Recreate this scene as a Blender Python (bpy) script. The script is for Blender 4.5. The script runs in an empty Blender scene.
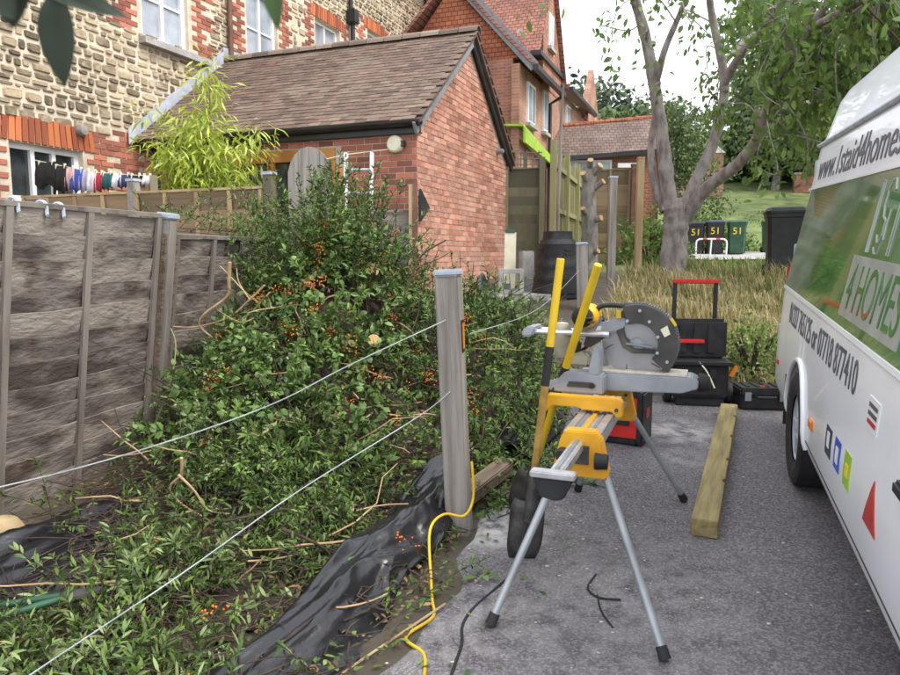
import bpy, bmesh, math, random
import numpy as np
from mathutils import Vector, Matrix, noise as mnoise
random.seed(7)
rng = np.random.default_rng(11)
scene = bpy.context.scene
C = scene.collection
R = math.radians

# ------------------------------------------------------------------ camera
cam_d = bpy.data.cameras.new('camera'); cam = bpy.data.objects.new('camera', cam_d); C.objects.link(cam)
cam.location = (0, 0, 1.6); cam.rotation_euler = (R(90 - 6.72), 0, 0)
cam_d.sensor_width = 36; cam_d.lens = 28; cam_d.clip_start = 0.05; cam_d.clip_end = 2000
cam_d.dof.use_dof = True; cam_d.dof.focus_distance = 4.5; cam_d.dof.aperture_fstop = 9
scene.camera = cam

# ------------------------------------------------------------------ sky (white overcast) and sun
SUN_AZ, SUN_EL = R(118), R(52)          # azimuth clockwise from +Y
world = bpy.data.worlds.new('World'); scene.world = world; world.use_nodes = True
nt = world.node_tree; nt.nodes.clear()
wo = nt.nodes.new('ShaderNodeOutputWorld'); bg = nt.nodes.new('ShaderNodeBackground')
sky = nt.nodes.new('ShaderNodeTexSky'); sky.sky_type = 'NISHITA'; sky.sun_disc = False
sky.sun_elevation = SUN_EL; sky.sun_rotation = SUN_AZ; sky.dust_density = 4.0; sky.air_density = 1.0
wmix = nt.nodes.new('ShaderNodeMix'); wmix.data_type = 'RGBA'; wmix.inputs[0].default_value = 0.82
wtc = nt.nodes.new('ShaderNodeTexCoord'); wn = nt.nodes.new('ShaderNodeTexNoise'); wn.inputs['Scale'].default_value = 2.2; wn.inputs['Detail'].default_value = 4
wr = nt.nodes.new('ShaderNodeValToRGB'); wr.color_ramp.elements[0].color = (8.2, 8.6, 9.3, 1); wr.color_ramp.elements[1].color = (10.3, 10.6, 11.2, 1)
wr.color_ramp.elements[0].position = .35; wr.color_ramp.elements[1].position = .65
nt.links.new(wtc.outputs['Generated'], wn.inputs['Vector']); nt.links.new(wn.outputs['Fac'], wr.inputs['Fac'])
nt.links.new(sky.outputs[0], wmix.inputs[6]); nt.links.new(wr.outputs[0], wmix.inputs[7])
nt.links.new(wmix.outputs[2], bg.inputs[0]); bg.inputs[1].default_value = 0.12
nt.links.new(bg.outputs[0], wo.inputs[0])
sd = bpy.data.lights.new('sun', 'SUN'); sd.energy = 1.5; sd.angle = R(16); sd.color = (1.0, .95, .87)
sun = bpy.data.objects.new('sun', sd); C.objects.link(sun)
sdir = Vector((math.sin(SUN_AZ) * math.cos(SUN_EL), math.cos(SUN_AZ) * math.cos(SUN_EL), math.sin(SUN_EL)))
sun.rotation_euler = sdir.to_track_quat('Z', 'Y').to_euler(); sun.location = (20, -15, 30)
scene.view_settings.view_transform = 'Standard'; scene.view_settings.look = 'None'
scene.view_settings.gamma = 1; scene.view_settings.exposure = 1.0
scene.view_settings.use_curve_mapping = False

# ------------------------------------------------------------------ materials
MATS = {}
def N(nt, t, **k):
    n = nt.nodes.new(t)
    for a, b in k.items(): setattr(n, a, b)
    return n
def mat(name, col, rough=.7, var=.18, scale=6., bump=.0, bscale=40., metal=0., island=0., objrand=False,
        col2=None, stretch=(1, 1, 1), spec=.5, trans=0., detail=5., coat=0., ramp=(.35, .65), blend2=None, pick=.55):
    """noise-mottled principled material; island = brightness variation from piece to piece"""
    m = bpy.data.materials.new(name); m.use_nodes = True; MATS[name] = m
    nt = m.node_tree; L = nt.links; b = nt.nodes['Principled BSDF']; out = nt.nodes['Material Output']
    tc = N(nt, 'ShaderNodeTexCoord'); mp = N(nt, 'ShaderNodeMapping'); mp.inputs['Scale'].default_value = stretch
    if island or objrand:     # every copy gets its own patch of the grain
        oi0 = N(nt, 'ShaderNodeObjectInfo'); vm = N(nt, 'ShaderNodeVectorMath', operation='MULTIPLY_ADD'); cx = N(nt, 'ShaderNodeCombineXYZ')
        for q in range(3): L.new(oi0.outputs['Random'], cx.inputs[q])
        vm.inputs[1].default_value = (37.1, 53.7, 19.3); L.new(cx.outputs[0], vm.inputs[0]); L.new(tc.outputs['Object'], vm.inputs[2])
        src = vm.outputs[0]
    else: src = tc.outputs['Object']
    L.new(src, mp.inputs[0])
    no = N(nt, 'ShaderNodeTexNoise'); no.inputs['Scale'].default_value = scale; no.inputs['Detail'].default_value = detail
    L.new(mp.outputs[0], no.inputs['Vector'])
    if col2 is None: col2 = tuple(max(0, c * (1 - 2 * var)) for c in col); colA = tuple(min(1, c * (1 + var)) for c in col)
    else: colA = col
    rp = N(nt, 'ShaderNodeValToRGB'); rp.color_ramp.elements[0].position, rp.color_ramp.elements[1].position = ramp
    rp.color_ramp.elements[0].color = (*col2, 1); rp.color_ramp.elements[1].color = (*colA, 1)
    fac = no.outputs['Fac']; cur = None
    if island or objrand:
        ge = N(nt, 'ShaderNodeNewGeometry'); oi = N(nt, 'ShaderNodeObjectInfo')
        ad = N(nt, 'ShaderNodeMath', operation='ADD'); fr = N(nt, 'ShaderNodeMath', operation='FRACT')
        L.new(ge.outputs['Random Per Island'], ad.inputs[0]); L.new(oi.outputs['Random'], ad.inputs[1]); L.new(ad.outputs[0], fr.inputs[0])
        mx = N(nt, 'ShaderNodeMix'); mx.data_type = 'FLOAT'; mx.inputs[0].default_value = pick
        L.new(no.outputs['Fac'], mx.inputs[2]); L.new(fr.outputs[0], mx.inputs[3])
        fac = mx.outputs[0]
    L.new(fac, rp.inputs[0]); cur = rp.outputs[0]
    if island:
        hs = N(nt, 'ShaderNodeHueSaturation'); mr = N(nt, 'ShaderNodeMapRange')
        mul = N(nt, 'ShaderNodeMath', operation='MULTIPLY'); mul.inputs[1].default_value = 7.31
        f2 = N(nt, 'ShaderNodeMath', operation='FRACT'); L.new(fr.outputs[0], mul.inputs[0]); L.new(mul.outputs[0], f2.inputs[0])
        mr.inputs[3].default_value = 1 - island; mr.inputs[4].default_value = 1 + island
        L.new(f2.outputs[0], mr.inputs[0]); L.new(mr.outputs[0], hs.inputs['Value']); L.new(cur, hs.inputs['Color']); cur = hs.outputs[0]
    if blend2:      # second larger-scale stain: (colour, scale, low, high)
        n2 = N(nt, 'ShaderNodeTexNoise'); n2.inputs['Scale'].default_value = blend2[1]; n2.inputs['Detail'].default_value = 6
        L.new(src, n2.inputs['Vector'])
        r2 = N(nt, 'ShaderNodeMapRange'); r2.inputs[1].default_value = blend2[2]; r2.inputs[2].default_value = blend2[3]
        L.new(n2.outputs['Fac'], r2.inputs[0])
        m2 = N(nt, 'ShaderNodeMix'); m2.data_type = 'RGBA'; L.new(r2.outputs[0], m2.inputs[0]); L.new(cur, m2.inputs[6])
        m2.inputs[7].default_value = (*blend2[0], 1); cur = m2.outputs[2]
    L.new(cur, b.inputs['Base Color'])
    b.inputs['Roughness'].default_value = rough; b.inputs['Metallic'].default_value = metal
    b.inputs['Specular IOR Level'].default_value = spec; b.inputs['Coat Weight'].default_value = coat
    if bump:
        nb = N(nt, 'ShaderNodeTexNoise'); nb.inputs['Scale'].default_value = bscale; nb.inputs['Detail'].default_value = 6
        L.new(mp.outputs[0], nb.inputs['Vector'])
        bp = N(nt, 'ShaderNodeBump'); bp.inputs['Strength'].default_value = bump; bp.inputs['Distance'].default_value = .02
        L.new(nb.outputs['Fac'], bp.inputs['Height']); L.new(bp.outputs[0], b.inputs['Normal'])
    if trans:
        tr = N(nt, 'ShaderNodeBsdfTranslucent'); L.new(cur, tr.inputs[0])
        ms = N(nt, 'ShaderNodeMixShader'); ms.inputs[0].default_value = trans
        L.new(b.outputs[0], ms.inputs[1]); L.new(tr.outputs[0], ms.inputs[2]); L.new(ms.outputs[0], out.inputs[0])
    return m

def brick_mat(name, c1, c2, mortar, w, h, gap=.012, tile=False, axis='xz', bump=.5):
    """far masonry or tiling: a brick pattern with relief; axis picks the wall plane in object space"""
    m = bpy.data.materials.new(name); m.use_nodes = True; MATS[name] = m
    nt = m.node_tree; L = nt.links; b = nt.nodes['Principled BSDF']
    tc = N(nt, 'ShaderNodeTexCoord'); sp = N(nt, 'ShaderNodeSeparateXYZ'); cb = N(nt, 'ShaderNodeCombineXYZ')
    L.new(tc.outputs['Object'], sp.inputs[0]); L.new(sp.outputs['XYZ'.index(axis[0].upper())], cb.inputs[0]); L.new(sp.outputs['XYZ'.index(axis[1].upper())], cb.inputs[1])
    bt = N(nt, 'ShaderNodeTexBrick'); L.new(cb.outputs[0], bt.inputs[0])
    bt.inputs['Scale'].default_value = 1; bt.inputs['Brick Width'].default_value = w; bt.inputs['Row Height'].default_value = h
    bt.inputs['Mortar Size'].default_value = gap; bt.inputs['Color1'].default_value = (*c1, 1); bt.inputs['Color2'].default_value = (*c2, 1); bt.inputs['Mortar'].default_value = (*mortar, 1)
    bt.inputs['Bias'].default_value = 0; bt.inputs['Mortar Smooth'].default_value = .3
    no = N(nt, 'ShaderNodeTexNoise'); no.inputs['Scale'].default_value = 1.6; no.inputs['Detail'].default_value = 8
    L.new(tc.outputs['Object'], no.inputs['Vector'])
    hs = N(nt, 'ShaderNodeHueSaturation'); mr = N(nt, 'ShaderNodeMapRange'); mr.inputs[1].default_value = .3; mr.inputs[2].default_value = .7; mr.inputs[3].default_value = .65; mr.inputs[4].default_value = 1.3
    L.new(no.outputs['Fac'], mr.inputs[0]); L.new(mr.outputs[0], hs.inputs['Value']); L.new(bt.outputs[0], hs.inputs['Color']); L.new(hs.outputs[0], b.inputs['Base Color'])
    bp = N(nt, 'ShaderNodeBump'); bp.inputs['Strength'].default_value = bump; bp.inputs['Distance'].default_value = .02; bp.invert = True
    L.new(bt.outputs['Fac'], bp.inputs['Height']); L.new(bp.outputs[0], b.inputs['Normal']); b.inputs['Roughness'].default_value = .85
    return m

# ------------------------------------------------------------------ geometry helpers
class MB:
    """collects simple shapes into one mesh"""
    def __init__(s): s.v = []; s.f = []
    def add(s, vs, fs):
        o = len(s.v); s.v += [tuple(v) for v in vs]; s.f += [tuple(i + o for i in f) for f in fs]; return s
    def box(s, c, d, rot=None):
        hx, hy, hz = d[0] / 2, d[1] / 2, d[2] / 2
        vs = [Vector((x, y, z)) for x in (-hx, hx) for y in (-hy, hy) for z in (-hz, hz)]
        if rot is not None: vs = [rot @ v for v in vs]
        c = Vector(c)
        return s.add([v + c for v in vs], [(0, 1, 3, 2), (4, 6, 7, 5), (0, 4, 5, 1), (2, 3, 7, 6), (0, 2, 6, 4), (1, 5, 7, 3)])
    def span(s, a, b, w, h, up=(0, 0, 1)):
        """a bar of section w (sideways) x h from point a to point b"""
        a = Vector(a); b = Vector(b); d = (b - a).normalized(); up = Vector(up)
        sd_ = d.cross(up)
        if sd_.length < 1e-4: sd_ = d.cross(Vector((0, 1, 0)))
        sd_.normalize(); u2 = sd_.cross(d)
        vs = [p + sd_ * i * w / 2 + u2 * j * h / 2 for p in (a, b) for i in (-1, 1) for j in (-1, 1)]
        return s.add(vs, [(0, 1, 3, 2), (4, 6, 7, 5), (0, 4, 5, 1), (2, 3, 7, 6), (0, 2, 6, 4), (1, 5, 7, 3)])
    def tube(s, pts, r, n=8, cap=True):
        pts = [Vector(p) for p in pts]; k = len(pts)
        rs = r if isinstance(r, (list, tuple)) else [r] * k
        t0 = (pts[1] - pts[0]).normalized(); ref = Vector((0, 0, 1)) if abs(t0.z) < .9 else Vector((1, 0, 0))
        u = t0.cross(ref).normalized(); vs = []; fs = []
        for i, p in enumerate(pts):
            t = (pts[min(i + 1, k - 1)] - pts[max(i - 1, 0)]).normalized()
            u = (u - t * u.dot(t)).normalized(); w = t.cross(u)
            vs += [p + (u * math.cos(2 * math.pi * j / n) + w * math.sin(2 * math.pi * j / n)) * rs[i] for j in range(n)]
        for i in range(k - 1):
            for j in range(n): fs.append((i * n + j, i * n + (j + 1) % n, (i + 1) * n + (j + 1) % n, (i + 1) * n + j))
        if cap: fs.append(tuple(range(n - 1, -1, -1))); fs.append(tuple((k - 1) * n + j for j in range(n)))
        return s.add(vs, fs)
    def lathe(s, prof, c=(0, 0, 0), n=24, axis='z', a0=0, a1=2 * math.pi):
        full = abs(a1 - a0 - 2 * math.pi) < 1e-6; m = n if full else n + 1; vs = []; fs = []
        c = Vector(c)
        for (r, z) in prof:
            for j in range(m):
                a = a0 + (a1 - a0) * j / n; x, y = r * math.cos(a), r * math.sin(a)
                vs.append(c + Vector({'z': (x, y, z), 'x': (z, x, y), 'y': (x, z, y)}[axis]))
        for i in range(len(prof) - 1):
            for j in range(n): j2 = (j + 1) % m; fs.append((i * m + j, i * m + j2, (i + 1) * m + j2, (i + 1) * m + j))
        return s.add(vs, fs)
    def prism(s, poly, o, ux, uy, depth):
        """polygon (2D) in the plane o+ux,uy pushed along ux x uy by depth"""
        o = Vector(o); ux = Vector(ux); uy = Vector(uy); n = ux.cross(uy).normalized(); k = len(poly)
        vs = [o + ux * a + uy * b for a, b in poly] + [o + ux * a + uy * b + n * depth for a, b in poly]
        return s.add(vs, [tuple(range(k - 1, -1, -1)), tuple(range(k, 2 * k))] + [(i, (i + 1) % k, k + (i + 1) % k, k + i) for i in range(k)])
    def build(s, name, m, parent=None, smooth=False, bevel=0.):
        me = bpy.data.meshes.new(name); me.from_pydata(s.v, [], s.f)
        bm = bmesh.new(); bm.from_mesh(me); bmesh.ops.recalc_face_normals(bm, faces=bm.faces)
        if bevel: bmesh.ops.bevel(bm, geom=list(bm.edges), offset=bevel, segments=2, affect='EDGES', clamp_overlap=True)
        bm.to_mesh(me); bm.free()
        return link(name, me, m, parent, smooth)
def link(name, me, m, parent=None, smooth=False):
    if m is not None and not me.materials: me.materials.append(MATS[m] if isinstance(m, str) else m)
    if smooth:
        for p in me.polygons: p.use_smooth = True
        if smooth != 'all':
            try: me.set_sharp_from_angle(angle=R(40))
            except Exception: pass
    o = bpy.data.objects.new(name, me); C.objects.link(o)
    if parent is not None: o.parent = parent
    return o
def npmesh(name, V, F, m, parent=None, smooth=False):
    """V (n,3) and F (k,3 or 4) arrays into a mesh object"""
    me = bpy.data.meshes.new(name); k = F.shape[1]
    me.vertices.add(len(V)); me.vertices.foreach_set('co', np.asarray(V, np.float32).ravel())
    me.loops.add(F.size); me.loops.foreach_set('vertex_index', F.astype(np.int32).ravel())
    me.polygons.add(len(F)); me.polygons.foreach_set('loop_start', np.arange(0, F.size, k, dtype=np.int32)); me.polygons.foreach_set('loop_total', np.full(len(F), k, np.int32))
    me.update(calc_edges=True); me.validate()
    return link(name, me, m, parent, smooth)
def tag(o, label=None, cat=None, group=None, kind=None):
    if label: o['label'] = label
    if cat: o['category'] = cat
    if group: o['group'] = group
    if kind: o['kind'] = kind
    return o
def thing(name, label, cat, loc=(0, 0, 0), rz=0, group=None, rx=0):
    o = bpy.data.objects.new(name, None); C.objects.link(o); o.empty_display_size = .2
    o.location = loc; o.rotation_euler = (rx, 0, rz)
    return tag(o, label, cat, group)
def copy_of(src, loc, rz=0, scale=1, parent=None):
    o = src.copy(); C.objects.link(o); o.location = loc; o.rotation_euler = (0, 0, rz)
    o.scale = (scale,) * 3 if not isinstance(scale, (tuple, list)) else scale
    if parent is not None: o.parent = parent
    return o
def copy_tree(src, parent=None):
    c = src.copy(); C.objects.link(c)
    if parent is not None: c.parent = parent
    for ch in src.children: copy_tree(ch, c)
    return c
def leaf_blades(P, D, U, Ln, W, curl=.15):
    """leaf faces: P base, D direction, U up-ish normal, Ln length, W width (arrays) -> verts, quads"""
    D = D / np.linalg.norm(D, axis=1, keepdims=True)
    S = np.cross(D, U); S /= np.linalg.norm(S, axis=1, keepdims=True) + 1e-9; Nn = np.cross(S, D)
    Ln = Ln[:, None]; W = W[:, None]
    b = P; m1 = P + D * Ln * .35 - Nn * Ln * curl * .15; m2 = P + D * Ln * .7 - Nn * Ln * curl * .5; t = P + D * Ln - Nn * Ln * curl
    V = np.stack([b, m1 + S * W * .5 + Nn * W * .15, m1 - S * W * .5 + Nn * W * .15, m2 + S * W * .4 + Nn * W * .1, m2 - S * W * .4 + Nn * W * .1, t], 1)
    k = len(P); o = (np.arange(k) * 6)[:, None]
    T = np.concatenate([o + np.array([[0, 1, 2]]), o + np.array([[1, 3, 4]]), o + np.array([[1, 4, 2]]), o + np.array([[3, 5, 4]])], 0)
    return V.reshape(-1, 3), T
def unit(n):
    v = rng.normal(size=(n, 3)); return v / np.linalg.norm(v, axis=1, keepdims=True)
def smooth_path(pts, k=6):
    """Catmull-Rom through points"""
    P = [Vector(p) for p in pts]; out = []
    for i in range(len(P) - 1):
        a, b, c, d = P[max(i - 1, 0)], P[i], P[i + 1], P[min(i + 2, len(P) - 1)]
        for j in range(k):
            t = j / k
            out.append(.5 * ((2 * b) + (c - a) * t + (2 * a - 5 * b + 4 * c - d) * t * t + (3 * b - a - 3 * c + d) * t ** 3))
    out.append(P[-1]); return out

# ------------------------------------------------------------------ palette
mat('earth', (.13, .10, .075), .95, col2=(.05, .04, .03), scale=3, bump=.8, bscale=25)
mat('brick_red', (.44, .155, .095), .85, col2=(.26, .09, .06), scale=9, island=.3, bump=.25, bscale=60)
mat('brick_pink', (.53, .255, .175), .85, col2=(.37, .15, .10), scale=9, island=.26, bump=.25, bscale=60, blend2=((.58, .36, .28), 1.3, .45, .8))
mat('brick_orange', (.55, .17, .06), .85, col2=(.33, .09, .045), scale=9, island=.25, bump=.2, bscale=60)
mat('mortar', (.52, .47, .39), .95, col2=(.38, .33, .27), scale=5, bump=.3)
mat('mortar_cream', (.68, .60, .48), .95, col2=(.50, .42, .31), scale=5, bump=.4, bscale=30)
mat('rubble_stone', (.47, .375, .245), .92, col2=(.20, .15, .095), scale=7, island=.34, bump=.7, bscale=22, blend2=((.50, .44, .33), 2.2, .5, .75))
mat('roof_tile', (.185, .122, .092), .9, col2=(.115, .075, .06), scale=8, island=.16, pick=.4, bump=.3, bscale=50, blend2=((.24, .20, .15), 1.2, .5, .8))
mat('ridge_tile', (.28, .21, .165), .9, col2=(.16, .12, .10), scale=8, island=.2, bump=.3)
mat('white_paint', (.78, .78, .78), .45, var=.05, scale=4)
mat('window_glass', (.035, .045, .05), .06, var=.2, spec=.8)
mat('pale_curtain_glass', (.42, .45, .50), .12, col2=(.25, .28, .32), scale=3, spec=.7)
mat('black_plastic', (.016, .016, .018), .5, var=.25, scale=12, bump=.05)
mat('dark_gutter', (.025, .025, .027), .4, var=.2)
mat('lead', (.46, .49, .55), .5, col2=(.32, .35, .40), scale=5, bump=.2, bscale=15)
mat('orange_timber', (.52, .24, .055), .55, col2=(.36, .15, .035), scale=4, stretch=(1, 1, .15), bump=.1)
mat('brown_pipe', (.17, .075, .04), .5)
mat('fence_grey', (.32, .275, .24), .9, col2=(.08, .062, .052), scale=2.8, stretch=(2.6, 1.0, 2.6), bump=.6, bscale=14, detail=9, ramp=(.36, .60), island=.12, pick=.18, blend2=((.075, .045, .032), 3.4, .57, .70))
mat('fence_batten', (.25, .22, .19), .9, col2=(.12, .10, .085), scale=8, stretch=(1, 1, .15), bump=.4)
mat('post_grey', (.33, .30, .27), .88, col2=(.17, .15, .13), scale=5, stretch=(3, 3, .25), bump=.45, bscale=18, blend2=((.14, .10, .075), 3, .62, .8))
mat('concrete_post', (.34, .32, .31), .9, col2=(.2, .18, .17), scale=7, bump=.3)
mat('fence_tan', (.34, .24, .14), .85, col2=(.17, .12, .075), scale=4, stretch=(1, .3, 4), bump=.3, island=.12)
mat('fence_mossy', (.24, .21, .13), .9, col2=(.13, .12, .075), scale=4, stretch=(2, 2, .5), bump=.3, island=.18)
mat('fence_green', (.36, .34, .16), .9, col2=(.20, .18, .09), scale=4, stretch=(2, 2, .4), bump=.3, island=.15)
mat('raw_timber', (.48, .36, .20), .8, col2=(.30, .21, .11), scale=4, stretch=(2, 2, .3), bump=.2)
mat('sleeper_wood', (.34, .27, .11), .85, col2=(.19, .15, .07), scale=5, stretch=(5, .5, 5), bump=.4, bscale=16)
mat('cap_metal', (.42, .46, .52), .45, var=.12, scale=10)
mat('galv_wire', (.50, .53, .55), .45, var=.15, metal=.4)
mat('aluminium', (.60, .61, .63), .36, var=.1, scale=20, metal=.75)
mat('leg_steel', (.34, .36, .38), .4, var=.12, metal=.35)
mat('saw_grey', (.20, .215, .24), .45, var=.12, scale=10)
mat('cast_grey', (.33, .35, .38), .42, var=.1, metal=.4)
mat('blade_steel', (.36, .36, .37), .35, col2=(.24, .24, .25), scale=5, metal=.7)
mat('guard_dark', (.07, .066, .062), .55, col2=(.035, .032, .03), scale=9, blend2=((.16, .145, .12), 7, .52, .8))
mat('tool_yellow', (.74, .38, .012), .42, col2=(.62, .29, .012), scale=9)
mat('handle_yellow', (.72, .50, .012), .42, col2=(.60, .38, .015), scale=7)
mat('worn_handle', (.44, .27, .05), .6, col2=(.20, .12, .03), scale=14)
mat('rubber', (.017, .017, .017), .75, var=.2)
mat('red_plastic', (.58, .025, .02), .4, var=.12)
mat('spade_steel', (.085, .08, .075), .55, col2=(.035, .032, .03), scale=12, metal=.3, bump=.2)
mat('dust_bag', (.46, .42, .32), .9, col2=(.3, .27, .2), scale=8, bump=.2)
mat('membrane', (.011, .011, .014), .30, col2=(.006, .006, .008), scale=5, bump=.12, bscale=30, spec=.6)
mat('leaf_narrow', (.175, .265, .055), .48, col2=(.032, .08, .017), spec=.35, scale=2.5, island=.42, trans=.22, ramp=(.25, .75))
mat('leaf_broad', (.20, .30, .085), .45, col2=(.08, .16, .035), spec=.4, scale=2.5, island=.35, trans=.22, ramp=(.25, .75))
mat('leaf_pale', (.27, .34, .13), .5, col2=(.13, .21, .06), scale=2.5, island=.3, trans=.2)
mat('berry', (.75, .22, .02), .35, col2=(.6, .11, .012), scale=20, island=.2)
mat('twig', (.085, .055, .038), .85, col2=(.03, .02, .014), scale=14, bump=.2)  # dark browns; on the heap core they also stand in for inner shade
mat('peeled_twig', (.58, .42, .24), .7, col2=(.40, .24, .12), scale=12)
mat('bark', (.33, .29, .27), .92, col2=(.15, .13, .12), scale=7, stretch=(1.5, 1.5, .6), bump=.9, bscale=14, blend2=((.36, .33, .31), 3, .5, .75))
mat('leaf_cherry', (.20, .30, .07), .5, col2=(.10, .18, .04), scale=1.2, island=.38, trans=.45, ramp=(.25, .75))
mat('leaf_dark', (.16, .22, .075), .6, col2=(.07, .115, .04), scale=.6, island=.4, trans=.25, ramp=(.25, .75))
mat('leaf_far', (.12, .16, .085), .6, col2=(.06, .085, .045), scale=.6, island=.35, trans=.25)
mat('leaf_bamboo', (.62, .68, .12), .45, col2=(.36, .48, .08), scale=4, island=.25, trans=.35, ramp=(.25, .75))
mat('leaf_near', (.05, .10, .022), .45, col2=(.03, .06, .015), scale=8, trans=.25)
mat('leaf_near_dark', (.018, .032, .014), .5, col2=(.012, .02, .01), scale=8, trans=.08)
mat('grass_dry', (.60, .50, .29), .8, col2=(.34, .29, .12), scale=.9, island=.3, trans=.25, ramp=(.3, .7))
mat('grass_green', (.22, .28, .08), .7, col2=(.11, .16, .04), scale=1.5, island=.35, trans=.3)
mat('van_white', (.84, .86, .91), .28, var=.02, scale=2, coat=.35, blend2=((.70, .70, .70), 1.7, .52, .95))
mat('van_green', (.045, .20, .045), .09, var=.12, scale=2, coat=.8)
mat('van_letter', (.11, .115, .13), .4, var=.1)
mat('letter_silver', (.33, .36, .33), .3, var=.08)
mat('tyre', (.02, .02, .021), .8, var=.25, scale=12, bump=.15)
mat('orange_lens', (.75, .22, .02), .2, var=.1)
mat('red_lens', (.5, .02, .02), .2, var=.1)
mat('bin_green', (.025, .085, .045), .5, var=.15)
mat('bin_blue', (.03, .045, .10), .5, var=.15)
mat('bin_black', (.022, .023, .026), .5, var=.2)
mat('bin_yellow', (.80, .62, .03), .5, var=.05)
mat('concrete', (.42, .41, .39), .92, col2=(.28, .27, .255), scale=6, bump=.4)
mat('pale_render', (.50, .30, .20), .9, col2=(.40, .22, .14), scale=1.5)
mat('lime_board', (.33, .52, .05), .6, var=.1)
mat('cream_plastic', (.72, .70, .52), .5, var=.08)
mat('cut_wood', (.62, .42, .20), .8, col2=(.45, .26, .1), scale=14)
mat('sawdust', (.62, .57, .49), .95, col2=(.45, .41, .36), scale=30)
for nm, c in dict(cloth_black=(.015, .015, .017), cloth_pink=(.66, .42, .42), cloth_blue=(.05, .10, .45), cloth_white=(.72, .72, .75), cloth_red=(.5, .03, .05), cloth_teal=(.02, .10, .12), cloth_navy=(.03, .05, .12), cloth_lilac=(.45, .42, .55)).items():
    mat(nm, c, .9, var=.15, scale=10)
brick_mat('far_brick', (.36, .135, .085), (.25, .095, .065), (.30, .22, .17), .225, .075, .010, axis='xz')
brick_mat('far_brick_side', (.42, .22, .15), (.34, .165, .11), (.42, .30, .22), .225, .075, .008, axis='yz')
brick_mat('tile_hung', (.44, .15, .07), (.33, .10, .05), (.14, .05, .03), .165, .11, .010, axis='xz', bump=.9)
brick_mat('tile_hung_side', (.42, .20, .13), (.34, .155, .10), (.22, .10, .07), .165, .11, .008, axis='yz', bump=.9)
brick_mat('red_tile_x', (.38, .17, .12), (.27, .115, .085), (.11, .05, .04), .165, .10, .010, axis='xz', bump=.9)
brick_mat('red_tile_y', (.38, .17, .12), (.27, .115, .085), (.11, .05, .04), .165, .10, .010, axis='yz', bump=.9)
brick_mat('brown_tile_x', (.21, .14, .11), (.145, .098, .08), (.06, .045, .04), .165, .10, .010, axis='xz', bump=.9)
mat('weathered_board', (.20, .15, .105), .9, col2=(.09, .065, .045), scale=5, stretch=(4, .6, 4), bump=.5, bscale=16)
mat('leaf_dead', (.26, .17, .075), .8, col2=(.10, .06, .03), scale=6, island=.35, trans=.1)
mat('compost_black', (.017, .017, .019), .65, var=.25, scale=12, bump=.1)
mat('seam_dark', (.03, .03, .033), .6)

# ================================================================== GROUND
PY = [-60, 0, 6.25, 7.4, 9.5, 14, 23, 27, 38, 60, 400]
PZ = [-3.0, 0, .3125, .58, 1.0, 1.36, 1.60, 2.05, 4.9, 9.5, 16]
def sstep(a, b, x): t = np.clip((x - a) / (b - a), 0, 1); return t * t * (3 - 2 * t)
def edge_x(y): return .12 + .33 * (y - 3.52) + .05 * np.sin(y * 5) + .03 * np.sin(y * 13 + 1)
def T(x, y):
    x = np.asarray(x, float); y = np.asarray(y, float)
    z = np.interp(y, PY, PZ)
    z = z - .10 * (1 - sstep(-.75, -.15, x - .33 * (y - 3.5))) * (1 - sstep(5, 6.4, y))
    z = z + (np.sin(x * 1.7 + y) * .03 + np.sin(x * 4.1 - y * 2.3) * .015) * sstep(6.2, 7.5, y)
    z = z + .36 * np.exp(-((x - .6) / .75) ** 2 - ((y - 7.6) / .8) ** 2)
    return z
def Tz(x, y): return float(T(x, y))
def axis_pts(lo, hi, dlo, dhi, step, n): return np.unique(np.concatenate([np.linspace(lo, dlo, n), np.arange(dlo, dhi, step), np.linspace(dhi, hi, n)]))
gx = axis_pts(-150, 200, -7, 14, .16, 16); gy = axis_pts(-60, 400, -1, 26, .16, 26)
X, Y = np.meshgrid(gx, gy); Z = T(X, Y)
on_drive = (X > edge_x(Y) + .25) & (Y < 6.0)
Z = np.where(on_drive, Z - .05, Z)
ny, nx = X.shape; idx = np.arange(nx * ny).reshape(ny, nx)
Fq = np.stack([idx[:-1, :-1], idx[:-1, 1:], idx[1:, 1:], idx[1:, :-1]], -1).reshape(-1, 4)
V = np.stack([X, Y, Z], -1).reshape(-1, 3)
me_cols = np.zeros((len(V), 4), np.float32); me_cols[:, 3] = 1
earth_c = np.array([.085, .068, .05]); dry_c = np.array([.24, .20, .10]); lawn_c = np.array([.14, .18, .055])
k1 = sstep(6.0, 7.6, V[:, 1]) * sstep(1.0, 2.2, V[:, 0] - .33 * (V[:, 1] - 6)); k2 = sstep(11, 15, V[:, 1])
me_cols[:, :3] = (earth_c * (1 - k1[:, None]) + dry_c * k1[:, None]) * (1 - k2[:, None]) + lawn_c * k2[:, None]
gm = mat('ground_soil', (1, 1, 1), .95, bump=.7, bscale=14)
ground = npmesh('ground', V, Fq, gm, smooth='all'); tag(ground, kind='structure')
ca = ground.data.color_attributes.new('soil', 'FLOAT_COLOR', 'POINT'); ca.data.foreach_set('color', me_cols.ravel())
nt = gm.node_tree; at_ = N(nt, 'ShaderNodeAttribute', attribute_name='soil'); pb = nt.nodes['Principled BSDF']
nz = N(nt, 'ShaderNodeTexNoise'); nz.inputs['Scale'].default_value = 1.3; nz.inputs['Detail'].default_value = 9
hs = N(nt, 'ShaderNodeHueSaturation'); mr = N(nt, 'ShaderNodeMapRange'); mr.inputs[1].default_value = .3; mr.inputs[2].default_value = .7; mr.inputs[3].default_value = .5; mr.inputs[4].default_value = 1.45
tcg = N(nt, 'ShaderNodeTexCoord'); nt.links.new(tcg.outputs['Object'], nz.inputs['Vector'])
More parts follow.
